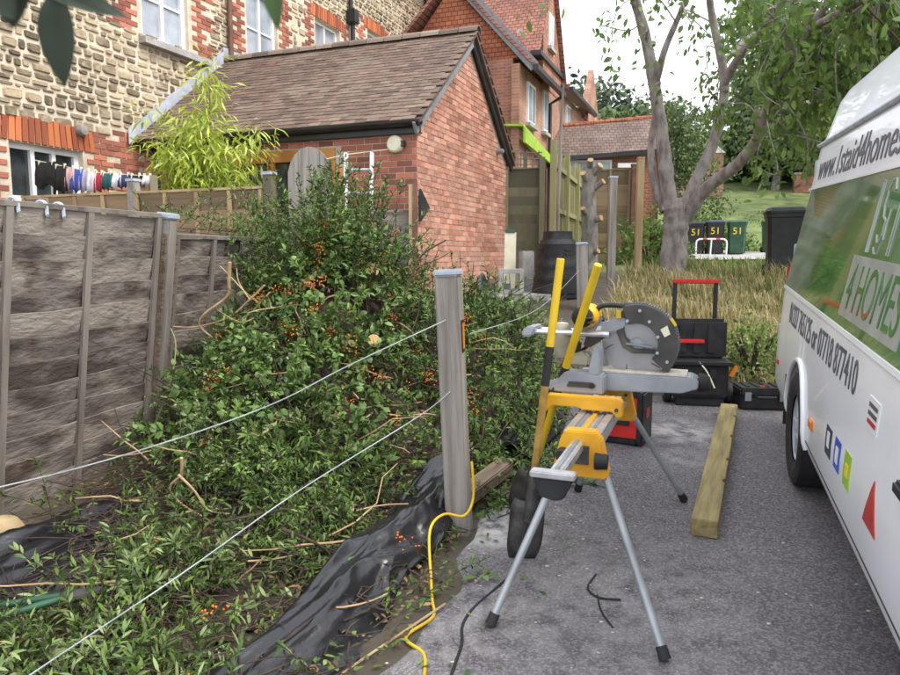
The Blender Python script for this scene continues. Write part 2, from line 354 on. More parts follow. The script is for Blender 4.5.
nt.links.new(nz.outputs['Fac'], mr.inputs[0]); nt.links.new(mr.outputs[0], hs.inputs['Value']); nt.links.new(at_.outputs['Color'], hs.inputs['Color']); nt.links.new(hs.outputs[0], pb.inputs['Base Color'])

# tarmac drive: aggregate speckle, wear, spilled sawdust by the post and where the saw throws it
tm = bpy.data.materials.new('tarmac'); tm.use_nodes = True; MATS['tarmac'] = tm
nt = tm.node_tree; L = nt.links; pb = nt.nodes['Principled BSDF']; tcg = N(nt, 'ShaderNodeTexCoord')
vo = N(nt, 'ShaderNodeTexVoronoi'); vo.inputs['Scale'].default_value = 120; L.new(tcg.outputs['Object'], vo.inputs['Vector'])
sp1 = N(nt, 'ShaderNodeSeparateColor'); L.new(vo.outputs['Color'], sp1.inputs[0])
rp = N(nt, 'ShaderNodeValToRGB'); e = rp.color_ramp.elements; e[0].color = (.075, .068, .072, 1); e[1].color = (.215, .20, .205, 1); e[0].position = .12; e[1].position = 1
e2 = e.new(.55); e2.color = (.118, .108, .115, 1); L.new(sp1.outputs[0], rp.inputs[0])
n1 = N(nt, 'ShaderNodeTexNoise'); n1.inputs['Scale'].default_value = 1.5; n1.inputs['Detail'].default_value = 8; L.new(tcg.outputs['Object'], n1.inputs['Vector'])
mr = N(nt, 'ShaderNodeMapRange'); mr.inputs[1].default_value = .3; mr.inputs[2].default_value = .7; mr.inputs[3].default_value = .86; mr.inputs[4].default_value = 1.18
hs = N(nt, 'ShaderNodeHueSaturation'); L.new(n1.outputs['Fac'], mr.inputs[0]); L.new(mr.outputs[0], hs.inputs['Value']); L.new(rp.outputs[0], hs.inputs['Color'])
cur = hs.outputs[0]
n3 = N(nt, 'ShaderNodeTexNoise'); n3.inputs['Scale'].default_value = 9; n3.inputs['Detail'].default_value = 7; L.new(tcg.outputs['Object'], n3.inputs['Vector'])
for (cx, cy, rad, amt) in [(.22, 3.52, .34, 1.0), (.75, 3.0, .9, .16), (1.75, 5.2, .45, .6), (1.55, 4.6, .35, .2), (.3, 4.0, .5, .3), (-.1, 2.6, .55, .25), (.6, 2.5, .7, .12)]:
    ds = N(nt, 'ShaderNodeVectorMath', operation='DISTANCE'); ds.inputs[1].default_value = (cx, cy, .05 * cy); L.new(tcg.outputs['Object'], ds.inputs[0])
    m1 = N(nt, 'ShaderNodeMapRange'); m1.inputs[1].default_value = rad; m1.inputs[2].default_value = rad * .15; m1.inputs[3].default_value = 0; m1.inputs[4].default_value = amt
    L.new(ds.outputs['Value'], m1.inputs[0])
    a1 = N(nt, 'ShaderNodeMapRange'); a1.inputs[1].default_value = .36; a1.inputs[2].default_value = .58; L.new(n3.outputs['Fac'], a1.inputs[0])
    mu = N(nt, 'ShaderNodeMath', operation='MULTIPLY'); L.new(m1.outputs[0], mu.inputs[0]); L.new(a1.outputs[0], mu.inputs[1])
    mm = N(nt, 'ShaderNodeMix'); mm.data_type = 'RGBA'; L.new(mu.outputs[0], mm.inputs[0]); L.new(cur, mm.inputs[6]); mm.inputs[7].default_value = (.60, .57, .54, 1); cur = mm.outputs[2]
L.new(cur, pb.inputs['Base Color']); pb.inputs['Roughness'].default_value = .88
bp = N(nt, 'ShaderNodeBump'); bp.inputs['Strength'].default_value = .6; bp.inputs['Distance'].default_value = .006; L.new(vo.outputs['Distance'], bp.inputs['Height']); L.new(bp.outputs[0], pb.inputs['Normal'])
ys = np.arange(-4, 6.4, .1); ts = np.concatenate([np.linspace(0, .5, 6), np.linspace(.7, 9, 40)])
DX = edge_x(ys)[:, None] + ts[None, :]; DY = np.repeat(ys[:, None], len(ts), 1) + .05 * np.sin(DX * 3.1) * (ys[:, None] > 6.2)
DZ = .05 * DY + .012 - .03 * (ts[None, :] == 0)
ny, nx = DX.shape; idx = np.arange(nx * ny).reshape(ny, nx)
Fq = np.stack([idx[:-1, :-1], idx[:-1, 1:], idx[1:, 1:], idx[1:, :-1]], -1).reshape(-1, 4)
drive = npmesh('driveway', np.stack([DX, DY, DZ], -1).reshape(-1, 3), Fq, 'tarmac', smooth='all'); tag(drive, kind='structure')
def Dz(y): return .05 * y + .012

# concrete standing by the far wheelie bins
gx2 = np.linspace(6.2, 16, 30); gy2 = np.linspace(17.8, 23.6, 20); PX, PYY = np.meshgrid(gx2, gy2); ny, nx = PX.shape; idx = np.arange(nx * ny).reshape(ny, nx)
Fq = np.stack([idx[:-1, :-1], idx[:-1, 1:], idx[1:, 1:], idx[1:, :-1]], -1).reshape(-1, 4)
tag(npmesh('pavement', np.stack([PX, PYY, T(PX, PYY) + .05], -1).reshape(-1, 3), Fq, 'concrete', smooth='all'), kind='structure')

# ================================================================== BUILDINGS (house frame: x out from the stone wall, y along it)
HF = (-3.8, 12.2, 0); HR = R(-21)
HM = Matrix.Translation(HF) @ Matrix.Rotation(HR, 4, 'Z')
def hw(x, y, z): return HM @ Vector((x, y, z))

def stone_shape(seed):
    r = random.Random(seed); pts = []
    for (cy, cz) in ((-.5, -.5), (.5, -.5), (.5, .5), (-.5, .5)):
        a, b = r.uniform(.06, .2), r.uniform(.1, .28); sy, sz = -1 if cy > 0 else 1, -1 if cz > 0 else 1
        p1 = (cy + sy * a, cz + sz * r.uniform(0, .06)); p2 = (cy + sy * r.uniform(0, .05), cz + sz * b)
        pts += [p2, p1] if (cy < 0) == (cz < 0) else [p1, p2]
    v = [(0, a, b) for a, b in pts] + [(r.uniform(.75, 1), a * .82, b * .74) for a, b in pts]
    f = [(i, (i + 1) % 8, 8 + (i + 1) % 8, 8 + i) for i in range(8)] + [tuple(range(8, 16))]
    return v, f
STONES = [stone_shape(i) for i in range(10)]
STONE_ME = []
for i, (v, f) in enumerate(STONES):
    me = bpy.data.meshes.new('stone'); me.from_pydata(v, [], f); me.materials.append(MATS['rubble_stone']); STONE_ME.append(me)
def stone_wall(parent, y0, y1, z0, z1, skip, nobj, prio):
    items = []; z = z0; r = random.Random(3)
    while z < z1:
        h = r.choice([.06, .08, .10, .12, .15]); y = y0 - r.uniform(0, .3)
        while y < y1:
            w = r.uniform(.10, .32) if h > .09 else r.uniform(.09, .28)
            if not skip(y + w / 2, z + h / 2, w): items.append((y + w / 2, z + h / 2 + r.uniform(-.012, .012), w - r.uniform(.02, .035), h - r.uniform(.018, .03), r.uniform(.012, .04), r.randrange(10)))
            y += w
        z += h
    items.sort(key=lambda t: prio(t[0], t[1]))
    mb = MB()
    for i, (y, z, w, h, d, s) in enumerate(items):
        if i < nobj:
            o = bpy.data.objects.new('stone', STONE_ME[s]); C.objects.link(o); o.parent = parent; o.location = (0, y, z); o.scale = (d, w, h); o.rotation_euler = (r.uniform(-.04, .04), 0, 0)
        else:
            v, f = STONES[s]; mb.add([(a * d, y + b * w, z + c * h) for a, b, c in v], f)
    if mb.v: tag(mb.build('rubble_stones', 'rubble_stone', parent), kind='stuff')

BRICK_ME = {}
def brick_me(m, axis):
    if (m, axis) not in BRICK_ME:
        d = (1, 1, 1); mb = MB()
        v = [(x, y, z) for x, s in ((0, 1), (1, .96)) for y, z in ((-.5 * s, -.5 * s), (.5 * s, -.5 * s), (.5 * s, .5 * s), (-.5 * s, .5 * s))]
        f = [(4, 5, 6, 7), (0, 1, 5, 4), (1, 2, 6, 5), (2, 3, 7, 6), (3, 0, 4, 7)]
        if axis == 'y': v = [(b, -a, c) for a, b, c in v]
        me = bpy.data.meshes.new('brick'); me.from_pydata(v, [], f); me.materials.append(MATS[m]); BRICK_ME[(m, axis)] = (me, v, f)
    return BRICK_ME[(m, axis)]
def bricks(parent, axis, plane, a0, a1, z0, z1, keep, m, nobj, prio, bw=.225, bh=.075, gap=.011, depth=.009, header=None):
    """stretcher-bond bricks on a wall face; axis 'x': wall at x=plane facing +x, 'y': wall at y=plane facing -y"""
    items = []; row = 0; z = z0; r = random.Random(5)
    while z + bh <= z1 + 1e-6:
        a = a0 - (bw / 2 if row % 2 else 0)
        while a < a1:
            l, h = max(a, a0), min(a + bw, a1)
            if h - l > .04 and keep((l + h) / 2, z + bh / 2, h - l): items.append(((l + h) / 2, z + bh / 2, h - l - gap, r.uniform(.7, 1.25) * depth))
            a += bw
        z += bh; row += 1
    items.sort(key=lambda t: prio(t[0], t[1])); me, v, f = brick_me(m, axis); mb = MB()
    for i, (a, z, w, d) in enumerate(items):
        sc = (d, w, bh - gap) if axis == 'x' else (w, d, bh - gap); lo = (plane, a, z) if axis == 'x' else (a, plane, z)
        if i < nobj:
            o = bpy.data.objects.new('brick', me); C.objects.link(o); o.parent = parent; o.location = lo; o.scale = sc
        else: mb.add([(p[0] * sc[0] + lo[0], p[1] * sc[1] + lo[1], p[2] * sc[2] + lo[2]) for p in v], f)
    if mb.v: tag(mb.build('brickwork', m, parent), kind='stuff')

def window(parent, axis, plane, a0, a1, z0, z1, cols=2, rows=1, glass='window_glass', fw=.06, m='white_paint', setback=.09, sill=None, split=None):
    """a window: frame with mullions as the part, each pane a sub-part"""
    def P(a, d, z): return (plane - d, a, z) if axis == 'x' else (a, plane + d, z)
    def D(w, t, h): return (t, w, h) if axis == 'x' else (w, t, h)
    mb = MB(); W, Hh = a1 - a0, z1 - z0; cA, cZ = (a0 + a1) / 2, (z0 + z1) / 2
    mb.box(P(cA, setback, z1 - fw / 2), D(W, .07, fw)); mb.box(P(cA, setback, z0 + fw / 2), D(W, .07, fw))
    for a in (a0 + fw / 2, a1 - fw / 2): mb.box(P(a, setback, cZ), D(fw, .07, Hh - 2 * fw - .002))
    iw = (W - 2 * fw) / cols
    for i in range(1, cols): mb.box(P(a0 + fw + iw * i, setback - .002, cZ), D(fw * .8, .066, Hh - 2 * fw - .002))
    ih = (Hh - 2 * fw) / rows
    for j in range(1, rows): mb.box(P(cA, setback + .004, z0 + fw + ih * j), D(W - 2 * fw - .002, .04, fw * .4))
    w = mb.build('window', m, parent)
    for i in range(cols):
        pm = MB().box(P(a0 + fw + iw * (i + .5), setback + .018, cZ), D(iw, .01, Hh - 2 * fw)); pm.build('pane', glass, w)
    # dark reveal behind
    MB().box(P(cA, setback + .06, cZ), D(W, .02, Hh)).build('reveal', 'window_glass', w)
    if sill: MB().box(P(cA + sill[1], -.03, z0 - .05), D(W + sill[0], .2, .09)).build('sill', 'concrete', w)
    return w

# ---------------- stone house
house = thing('stone_house', 'rubble stone house with red brick window surrounds and pale mortar on the left', 'house', HF, HR)
wins = [(-3.97, -2.93, 2.25, 2.95), (-1.78, -.82, 4.72, 5.95), (.66, 1.58, 4.95, 6.3), (2.92, 3.92, 5.55, 6.42), (5.22, 5.95, 5.9, 6.85)]
# brick surrounds: jamb width and lintel height
surr = [(-4.35, -2.45, 2.0, 3.27), (-2.28, -.38, 4.78, 6.3), (.32, 1.95, 4.7, 6.6), (2.55, 4.3, 5.4, 6.62), (4.85, 6.3, 5.7, 7.1)]
def in_r(rc, y, z, m=0): return rc[0] - m < y < rc[1] + m and rc[2] - m < z < rc[3] + m
def jag(i, y, z):     # toothed edge of the brick surround
    a, b, c, d = surr[i]; t = .11 if int(z / .225) % 2 else -.04
    return a - t < y < b + t and c < z < d
def roof_z(y): return 4.86 - .83 * abs(y - .05)
def st_skip(y, z, w):
    if abs(y - .05) < 2.05 and z < roof_z(y) - .05: return True
    if 1.9 < y and z < 3.2: return True
    if -2.35 - .12 * (int(z / .225) % 2) < y < -1.9 and z < 3.3: return True
    return any(jag(i, y, z) or jag(i, y - w * .4, z) or jag(i, y + w * .4, z) for i in range(5))
# wall with real openings: strips between the windows
wb = MB(); ycuts = [-9] + [v for w in wins for v in w[:2]] + [9.2]
for i in range(0, len(ycuts), 2): wb.box((-.2, (ycuts[i] + ycuts[i + 1]) / 2, 4.9), (.4, ycuts[i + 1] - ycuts[i], 8.2))
for w in wins:
    yc = (w[0] + w[1]) / 2; dw = w[1] - w[0] - .0
    wb.box((-.2, yc, (.8 + w[2]) / 2), (.4, dw, w[2] - .8)); wb.box((-.2, yc, (w[3] + 9.0) / 2), (.4, dw, 9.0 - w[3]))
wb.box((-6, 0.1, 4.9), (.3, 18.2, 8.2)); wb.box((-3, -8.95, 4.9), (6, .2, 8.2))
wb.build('wall', 'mortar_cream', house)
stone_wall(house, -5.2, 9.1, 1.5, 8.9, st_skip, 300, lambda y, z: (y + 4) + abs(z - 3.8) * .6 + (3 if y < -4.6 else 0))
def bk_keep(y, z, w):
    if abs(y - .05) < 2.0 and z < roof_z(y): return False
    if -2.35 - .12 * (int(z / .225) % 2) < y < -1.9 and 1.6 < z < 3.3: return True
    for i in range(5):
        a, b, c, d = wins[i]
        if jag(i, y, z) and not (a - w * .5 < y < b + w * .5 and c - .16 < z < d + (.32 if i == 0 else .25)): return True
    return False
bricks(house, 'x', 0, -4.9, 6.6, 1.6, 7.2, bk_keep, 'brick_red', 230, lambda y, z: y + abs(z - 3.5) * .4, depth=.014)
# soldier-course lintels over the windows, bricks on end
me, v_, f_ = brick_me('brick_orange', 'x')
for i, (a, b, c, d) in enumerate(wins):
    k = int((b - a + .36) / .085); hh = .27 if i == 0 else .22
    for j in range(k):
        t = (j + .5) / k; arch = .05 * (1 - (2 * t - 1) ** 2)
        o = bpy.data.objects.new('brick', me); C.objects.link(o); o.parent = house
        o.location = (0, a - .18 + t * (b - a + .36), d + hh / 2 + arch * .5 + .005); o.scale = (.02, .071, hh + arch); o.rotation_euler = ((.5 - t) * -.25, 0, 0)
window(house, 'x', 0, -3.97, -2.93, 2.25, 2.95, cols=3, glass='window_glass', setback=.12, fw=.07)
window(house, 'x', 0, *wins[1], cols=2, rows=2, glass='pale_curtain_glass', setback=.1, fw=.08, sill=(.45, .15))
window(house, 'x', 0, *wins[2], cols=2, rows=2, glass='pale_curtain_glass', setback=.1, fw=.07, sill=(.3, 0))
window(house, 'x', 0, *wins[3], cols=2, rows=1, glass='pale_curtain_glass', setback=.12)
window(house, 'x', 0, *wins[4], cols=1, rows=1, glass='pale_curtain_glass', setback=.12)
MB().tube([(.07, .12, 4.6), (.07, .12, 9)], .045, 10).build('downpipe', 'brown_pipe', house, smooth=True)
hp = MB().tube([(.09, 4.35, 5.2), (.09, 4.35, 6.7), (.09, 4.28, 6.95), (.09, 4.2, 9)], .05, 10).build('downpipe', 'dark_gutter', house, smooth=True)
MB().box((.12, 4.3, 6.82), (.2, .24, .3)).build('hopper_head', 'dark_gutter', hp, bevel=.02)
MB().tube([(.09, 8.75, 5.5), (.09, 8.55, 8.9)], .06, 10).build('downpipe', 'dark_gutter', house, smooth=True)
MB().lathe([(0, .11), (.06, .1), (.085, .03), (.085, -.02)], (0, -2.96, 3.22), 16, 'x').build('vent_cowl', 'post_grey', house, smooth=True)
MB().add([(.5, -9.2, 8.8), (.5, 9.3, 8.8), (-3, 9.3, 12), (-3, -9.2, 12), (-6.5, -9.2, 8.8), (-6.5, 9.3, 8.8)], [(0, 1, 2, 3), (3, 2, 5, 4)]).build('roof', 'brown_tile_x', house)

# ---------------- garage (brick outbuilding)
GY0, GY1, GX = -1.88, 1.98, 4.35
RY, RZ = .05, 4.82; EZ0 = 3.24
SL = (RZ - EZ0) / (RY - (GY0 - .16))
garage = thing('brick_outbuilding', 'single storey red brick outbuilding with brown plain tile roof and black gutter', 'outbuilding', HF, HR)
wb = MB()
dx0, dx1, dz1 = 1.2, 3.2, 2.98
wb.box((dx0 / 2, GY0 + .1, 2.05), (dx0, .2, 2.5)); wb.box(((dx1 + GX) / 2, GY0 + .1, 2.05), (GX - dx1, .2, 2.5)); wb.box(((dx0 + dx1) / 2, GY0 + .1, (dz1 + 3.3) / 2), (dx1 - dx0, .2, 3.3 - dz1))
wb.box((GX / 2, GY1 - .1, 2.1), (GX - .4, .2, 2.6))
wb.build('wall', 'mortar', garage)
MB().prism([(GY0 + .201, .8), (GY1, .8), (GY1, 3.42), (RY, RZ - .07), (GY0 + .201, 3.35)], (GX - .2, 0, 0), (0, 1, 0), (0, 0, 1), .2).build('gable_wall', 'mortar', garage)
def gz(y): return RZ - .12 - SL * abs(y - RY)
bricks(garage, 'y', GY0, .02, GX + .008, 1.05, 3.2, lambda a, z, w: not (dx0 - w / 2 < a < dx1 + w / 2 and z < dz1 + .04), 'brick_red', 130, lambda a, z: -a - z * .3)
bricks(garage, 'x', GX, GY0 - .006, GY1, 1.05, 4.9, lambda a, z, w: z + .04 < gz(a) - w * .25, 'brick_pink', 170, lambda a, z: a + abs(z - 2.9) * .3)
# door: orange stained frame, dark glass
df = MB(); df.box(((dx0 + dx1) / 2, GY0 + .03, dz1 - .075), (dx1 - dx0, .1, .15)); df.box((dx0 + .06, GY0 + .03, 1.9), (.12, .1, 1.85)); df.box((dx1 - .07, GY0 + .03, 1.9), (.14, .1, 1.85)); df.box(((dx0 + dx1) / 2, GY0 + .034, 1.9), (.1, .09, 1.85)); df.box((dx0 + .5, GY0 + .034, 2.35), (.86, .09, .08))
d_ = df.build('door_frame', 'orange_timber', garage)
for a, b in ((dx0 + .12, (dx0 + dx1) / 2 - .05), ((dx0 + dx1) / 2 + .05, dx1 - .14)): MB().box(((a + b) / 2, GY0 + .055, 1.9), (b - a, .02, 1.85)).build('pane', 'window_glass', d_)
# roof deck, tiles in courses
def rs(y0, z0, y1, z1, x0, x1, th): # sloping slab
    return MB().prism([(y0, z0), (y1, z1), (y1, z1 - th), (y0, z0 - th)], (x0, 0, 0), (0, 1, 0), (0, 0, 1), x1 - x0)
rs(GY0 - .16, EZ0, RY, RZ, .0, GX + .12, .05).build('roof_deck', 'roof_tile', garage)
rs(RY, RZ, GY1 + .2, RZ - SL * (GY1 + .2 - RY), .0, GX + .12, .05).build('roof_deck', 'roof_tile', garage)
tl = Vector((0, RY - (GY0 - .16), RZ - EZ0)); ln = tl.length; ang = math.atan2(tl.z, tl.y)
tmb = MB().box((0, 0, 0), (.160, .17, .014)); tile_me = None; tiles = []; tstuff = MB(); r_ = random.Random(9)
nrow = int(ln / .1)
for s_ in (1, -1):
    for i in range(nrow + 1):
        for j in range(28):
            x = .04 + j * .165 + (.0825 if i % 2 else 0)
            if x > GX + .1: continue
            d = i * .1 + .05 + r_.uniform(-.006, .006); yy = GY0 - .19 + math.cos(ang) * d; zz = EZ0 + math.sin(ang) * d + .018 - .03 + r_.uniform(-.003, .003)
            if s_ < 0: yy = 2 * RY - yy
            zz += .014
            tiles.append((s_, i, x, yy, zz, r_.uniform(-.012, .012)))
tiles.sort(key=lambda t: (t[0] < 0, t[1] * .1 - t[2] * .12))
for k, (s_, i, x, yy, zz, jt) in enumerate(tiles):
    rot = Matrix.Rotation((ang - .07) * s_, 4, 'X') @ Matrix.Rotation(jt, 4, 'Z')
    if k < 300:
        if tile_me is None: o = tmb.build('roof_tile', 'roof_tile', garage); tile_me = o.data
        else: o = bpy.data.objects.new('roof_tile', tile_me); C.objects.link(o); o.parent = garage
        o.location = (x, yy, zz); o.rotation_euler = rot.to_euler()
    else: tstuff.box((x, yy, zz), (.160, .17, .014), rot.to_3x3())
tag(tstuff.build('roof_tiling', 'roof_tile', garage), kind='stuff')
for j in range(15):
    x0 = .02 + j * .3
    m_ = MB(); prof = [(math.cos(a) * .11, math.sin(a) * .1) for a in np.linspace(0, math.pi, 7)]
    m_.prism(prof + [(p * .86, q * .82) for p, q in reversed(prof)], (x0, RY, RZ + .0 + r_.uniform(-.004, .004)), (0, 1, 0), (0, 0, 1), .288); m_.build('ridge_tile', 'ridge_tile', garage)
# verge undercloak, bargeboards, fascia, gutter
for s_ in (-1, 1):
    a = Vector((GX + .06, RY, RZ - .10)); b = Vector((GX + .06, RY + s_ * 2.12, RZ - .10 - SL * 2.12))
    MB().span(a, b, .035, .15, (0, 0, 1)).build('bargeboard', 'cast_grey' if s_ < 0 else 'dark_gutter', garage)
MB().box((GX / 2 + .05, GY0 - .07, EZ0 - .06), (GX + .06, .03, .16)).build('fascia', 'dark_gutter', garage)
MB().box((GX / 2 + .05, GY0 - .03, EZ0 - .145), (GX + .04, .1, .015)).build('soffit', 'dark_gutter', garage)
gp = [(math.cos(a) * .065, math.sin(a) * .065) for a in np.linspace(math.pi, 2 * math.pi, 9)]
MB().prism(gp + [(p * .85, q * .85) for p, q in reversed(gp)], (.0, GY0 - .155, EZ0 - .02), (0, 1, 0), (0, 0, 1), GX + .12).build('gutter', 'dark_gutter', garage)
MB().tube(smooth_path([(.25, GY0 - .15, EZ0 - .06), (.25, GY0 - .13, EZ0 - .16), (.3, GY0 - .06, EZ0 - .3), (.3, GY0 - .05, EZ0 - .42), (.3, GY0 - .05, .9)]), .038, 10).build('downpipe', 'dark_gutter', garage, smooth=True)
# lead flashing where the roof meets the stone wall
fl = MB()
for j in range(6):
    t0, t1 = j / 6, (j + 1) / 6 + .02; yy0 = GY0 - .3 + t0 * (RY - GY0 + .3); yy1 = GY0 - .3 + t1 * (RY - GY0 + .3)
    z0_, z1_ = RZ + SL * (yy0 - RY) + .02, RZ + SL * (yy1 - RY) + .02
    fl.prism([(yy0, z0_), (yy1, z1_), (yy1, z1_ + .19), (yy0, z0_ + .22)], (.045 - .003 * (j % 2), 0, 0), (0, 1, 0), (0, 0, 1), .006)
fl.build('lead_flashing', 'lead', garage)
MB().box((.045, RY + .35, RZ + .12), (.006, .9, .2)).build('lead_flashing', 'lead', garage)
MB().lathe([(0, .13), (.035, .12), (.05, .04), (.05, 0)], (GX, 1.45, 3.32), 12, 'x').build('flue_cowl', 'saw_grey', garage, smooth=True)
MB().add([(GX + .02, -1.86, 2.42), (GX + .02, -1.6, 2.2), (GX + .02, -1.86, 2.02), (GX + .05, -1.86, 2.42), (GX + .06, -1.6, 2.2), (GX + .05, -1.86, 2.02)], [(0, 1, 2), (3, 5, 4), (0, 3, 4, 1), (1, 4, 5, 2), (2, 5, 3, 0)]).build('corner_bracket', 'dark_gutter', garage)
# retractable washing line on the garage wall
o = thing('washing_line_reel', 'round cream washing line reel on the outbuilding brick wall under the gutter', 'reel', hw(4.08, GY0 - .008, 2.97), HR)
MB().lathe([(0, -.09), (.085, -.09), (.105, -.07), (.105, -.005), (0, -.005)], (0, 0, 0), 24, 'y').build('case', 'cream_plastic', o, smooth=True)
MB().box((.11, -.05, 0), (.05, .06, .07)).build('bracket', 'dark_gutter', o)
MB().tube([(-.09, -.05, -.06), (-.55, -.3, -.13), (-1.0, -.55, -.26)], .006, 5).build('line', 'cream_plastic', o)

# ---------------- red brick house behind
red = thing('red_brick_house', 'tall red brick and tile hung gabled house behind the outbuilding', 'house', HF, HR)
FX = 3.16; AX, AZ, AE = 1.35, 8.55, 6.42
MB().box((FX / 2 - .05, 7.3, 3.6), (FX + .1 - .4, .2, 5.6)).build('front_wall', 'far_brick', red)
MB().prism([(-.2, 6.42), (FX - .02, 6.42), (AX, AZ - .2)], (0, 7.26, 0), (1, 0, 0), (0, 0, 1), -.2).build('tile_hung_gable', 'tile_hung', red)
MB().box((FX - .1, 11.6, 3.52), (.2, 9.0, 5.44)).build('side_wall', 'far_brick_side', red)
MB().span((AX - .1, 7.12, AZ + .12), (FX + .38, 7.12, 6.12), .06, .26).build('bargeboard', 'saw_grey', red)
MB().prism([(AX, AZ), (FX + .4, 6.2), (FX + .4, 6.1), (AX, AZ - .12)], (0, 7.05, 0), (1, 0, 0), (0, 0, 1), -3.2).build('roof', 'red_tile_y', red)
MB().prism([(AX, AZ), (-1.2, 6.0), (-1.2, 5.9), (AX, AZ - .12)], (0, 7.05, 0), (1, 0, 0), (0, 0, 1), -3.2).build('roof', 'red_tile_y', red)
MB().prism([(-.07, 0), (.07, 0), (.07, -.12), (-.07, -.12)], (FX + .42, 7.0, 6.16), (1, 0, 0), (0, 0, 1), -3.3).build('gutter', 'dark_gutter', red)
MB().tube([(FX + .4, 10.2, 6.05), (FX + .08, 10.1, 5.85), (FX + .08, 10.05, 1.2)], .05, 8).build('downpipe', 'dark_gutter', red)
# cross gable with its roof slope facing the camera
BY, BZ, B0, B1, BE = 10.25, 9.5, 8.9, 11.7, 7.0
MB().prism([(B0 + .5, BE - .76), (B1, BE - .76), (B1, BE), (BY, BZ - .1), (B0 + .5, BE + .6)], (FX - .15, 0, 0), (0, 1, 0), (0, 0, 1), .17).build('cross_gable_wall', 'tile_hung_side', red)
MB().prism([(B0, BE), (BY, BZ), (BY, BZ - .12), (B0, BE - .12)], (-1.4, 0, 0), (0, 1, 0), (0, 0, 1), FX + 1.45).build('cross_gable_roof', 'red_tile_x', red)
MB().prism([(BY, BZ), (B1 + .25, BE - .2), (B1 + .25, BE - .32), (BY, BZ - .12)], (-1.4, 0, 0), (0, 1, 0), (0, 0, 1), FX + 1.55).build('cross_gable_roof', 'red_tile_x', red)
MB().box((FX - .05, 10.3, BE - .05), (.3, 2.9, .12)).build('string_course', 'dark_gutter', red)
for (x, z) in ((1.55, 7.2), (2.55, 7.55)):
    MB().box((x, 9.0 + (z - 7.0) * .5, z), (.16, .1, .3)).build('roof_vent', 'lead', red)
# rear range with lower eave, chimney
MB().prism([(FX + .35, 6.62), (.5, 8.8), (.5, 8.68), (FX + .35, 6.5)], (0, 11.7, 0), (1, 0, 0), (0, 0, 1), -4.3).build('roof', 'red_tile_y', red)
MB().box((FX + .38, 13.7, 6.55), (.12, 4.4, .12)).build('gutter', 'dark_gutter', red)
MB().prism([(15.3, 6.4), (18.6, 6.4), (16.9, 8.4)], (FX - .1, 0, 0), (0, 1, 0), (0, 0, 1), .2).build('end_gable', 'far_brick_side', red)
MB().prism([(FX + .4, 5.9), (-1, 8.6), (-1, 8.5), (FX + .4, 5.8)], (0, 15.7, 0), (1, 0, 0), (0, 0, 1), -3.4).build('roof', 'red_tile_y', red)
MB().box((FX - .1, 13.9, 6.4), (.2, 4.3, .3)).build('eaves_wall', 'far_brick_side', red)
ch = MB().box((2.0, 14.2, 8.85), (.75, .9, 2.6)).build('chimney', 'far_brick_side', red)
for y in (13.95, 14.4): MB().lathe([(.13, 0), (.1, .35), (0, .35)], (2.0, y, 10.15), 10).build('chimney_pot', 'tile_hung', ch)
for (y0, y1, z0, z1) in ((7.75, 8.5, 4.95, 5.95), (9.45, 10.0 - .05, 5.0, 6.1), (9.95, 10.5, 7.4, 8.3), (12.5, 13.1, 5.6, 6.3)):
    w = MB(); w.box((FX + .03, (y0 + y1) / 2, (z0 + z1) / 2), (.06, y1 - y0, z1 - z0)); w = w.build('window', 'white_paint', red)
    for k in (0, 1): MB().box((FX + .065, y0 + (y1 - y0) * (.27 + .46 * k), (z0 + z1) / 2), (.012, (y1 - y0) * .34, (z1 - z0) * .84)).build('pane', 'pale_curtain_glass', w)
    MB().box((FX + .06, (y0 + y1) / 2, z0 - .05), (.14, y1 - y0 + .15, .09)).build('sill', 'concrete', w)
# lime green lean-to at its foot
o = thing('lean_to', 'lime green lean-to roof at the foot of the red brick house', 'lean-to', hw(3.3, 7.6, Tz(2, 17.5)), HR)
MB().prism([(-.6, 3.22), (2.6, 2.80), (2.6, 2.66), (-.6, 2.86)], (.0, 0, 0), (0, 1, 0), (0, 0, 1), .06).build('fascia_board', 'lime_board', o)
MB().add([(-.6, -.6, 3.35), (.0, -.6, 3.3), (.0, 2.6, 2.92), (-.6, 2.6, 3.0), (-.6, -.6, 3.3), (.0, -.6, 3.25), (0, 2.6, 2.87), (-.6, 2.6, 2.95)], [(0, 1, 2, 3), (4, 7, 6, 5), (0, 4, 5, 1), (1, 5, 6, 2), (2, 6, 7, 3), (3, 7, 4, 0)]).build('roof_sheet', 'lime_board', o)
for y in (-.5, 1.0, 2.5): MB().box((.03, y, 1.3), (.08, .08, 2.6)).build('post', 'fence_mossy', o)

# ---------------- low tiled building further right
low = thing('low_tiled_building', 'low building with long brown tiled roof behind the garden fences', 'building', (2.9, 20.5, 0), R(-6))
MB().add([(.0, -.2, 4.35), (3.0, -.2, 4.55), (3.15, 1.6, 5.72), (.1, 1.6, 5.5), (.0, -.2, 4.25), (3.0, -.2, 4.45), (3.15, 1.6, 5.6), (.1, 1.6, 5.4)], [(0, 1, 2, 3), (4, 7, 6, 5), (0, 4, 5, 1), (1, 5, 6, 2), (2, 6, 7, 3), (3, 7, 4, 0)]).build('roof', 'brown_tile_x', low)
for j in range(10):
    x = .1 + j * .305; z = 5.5 + .073 * (x - .1)
    MB().tube([(x, 1.6, z), (x + .295, 1.6, z + .0215)], .08, 8).build('ridge_tile', 'tile_hung', low)
MB().add([(3.0, -.15, 4.4), (3.1, 1.6, 5.6), (3.2, 3.4, 4.4), (3.2, 3.4, 1.2), (3.0, -.15, 1.2)], [(0, 1, 2, 3, 4)]).build('end_wall', 'far_brick_side', low)
MB().box((1.5, .1, 2.8), (3.0, .2, 3.2)).build('wall', 'far_brick', low)
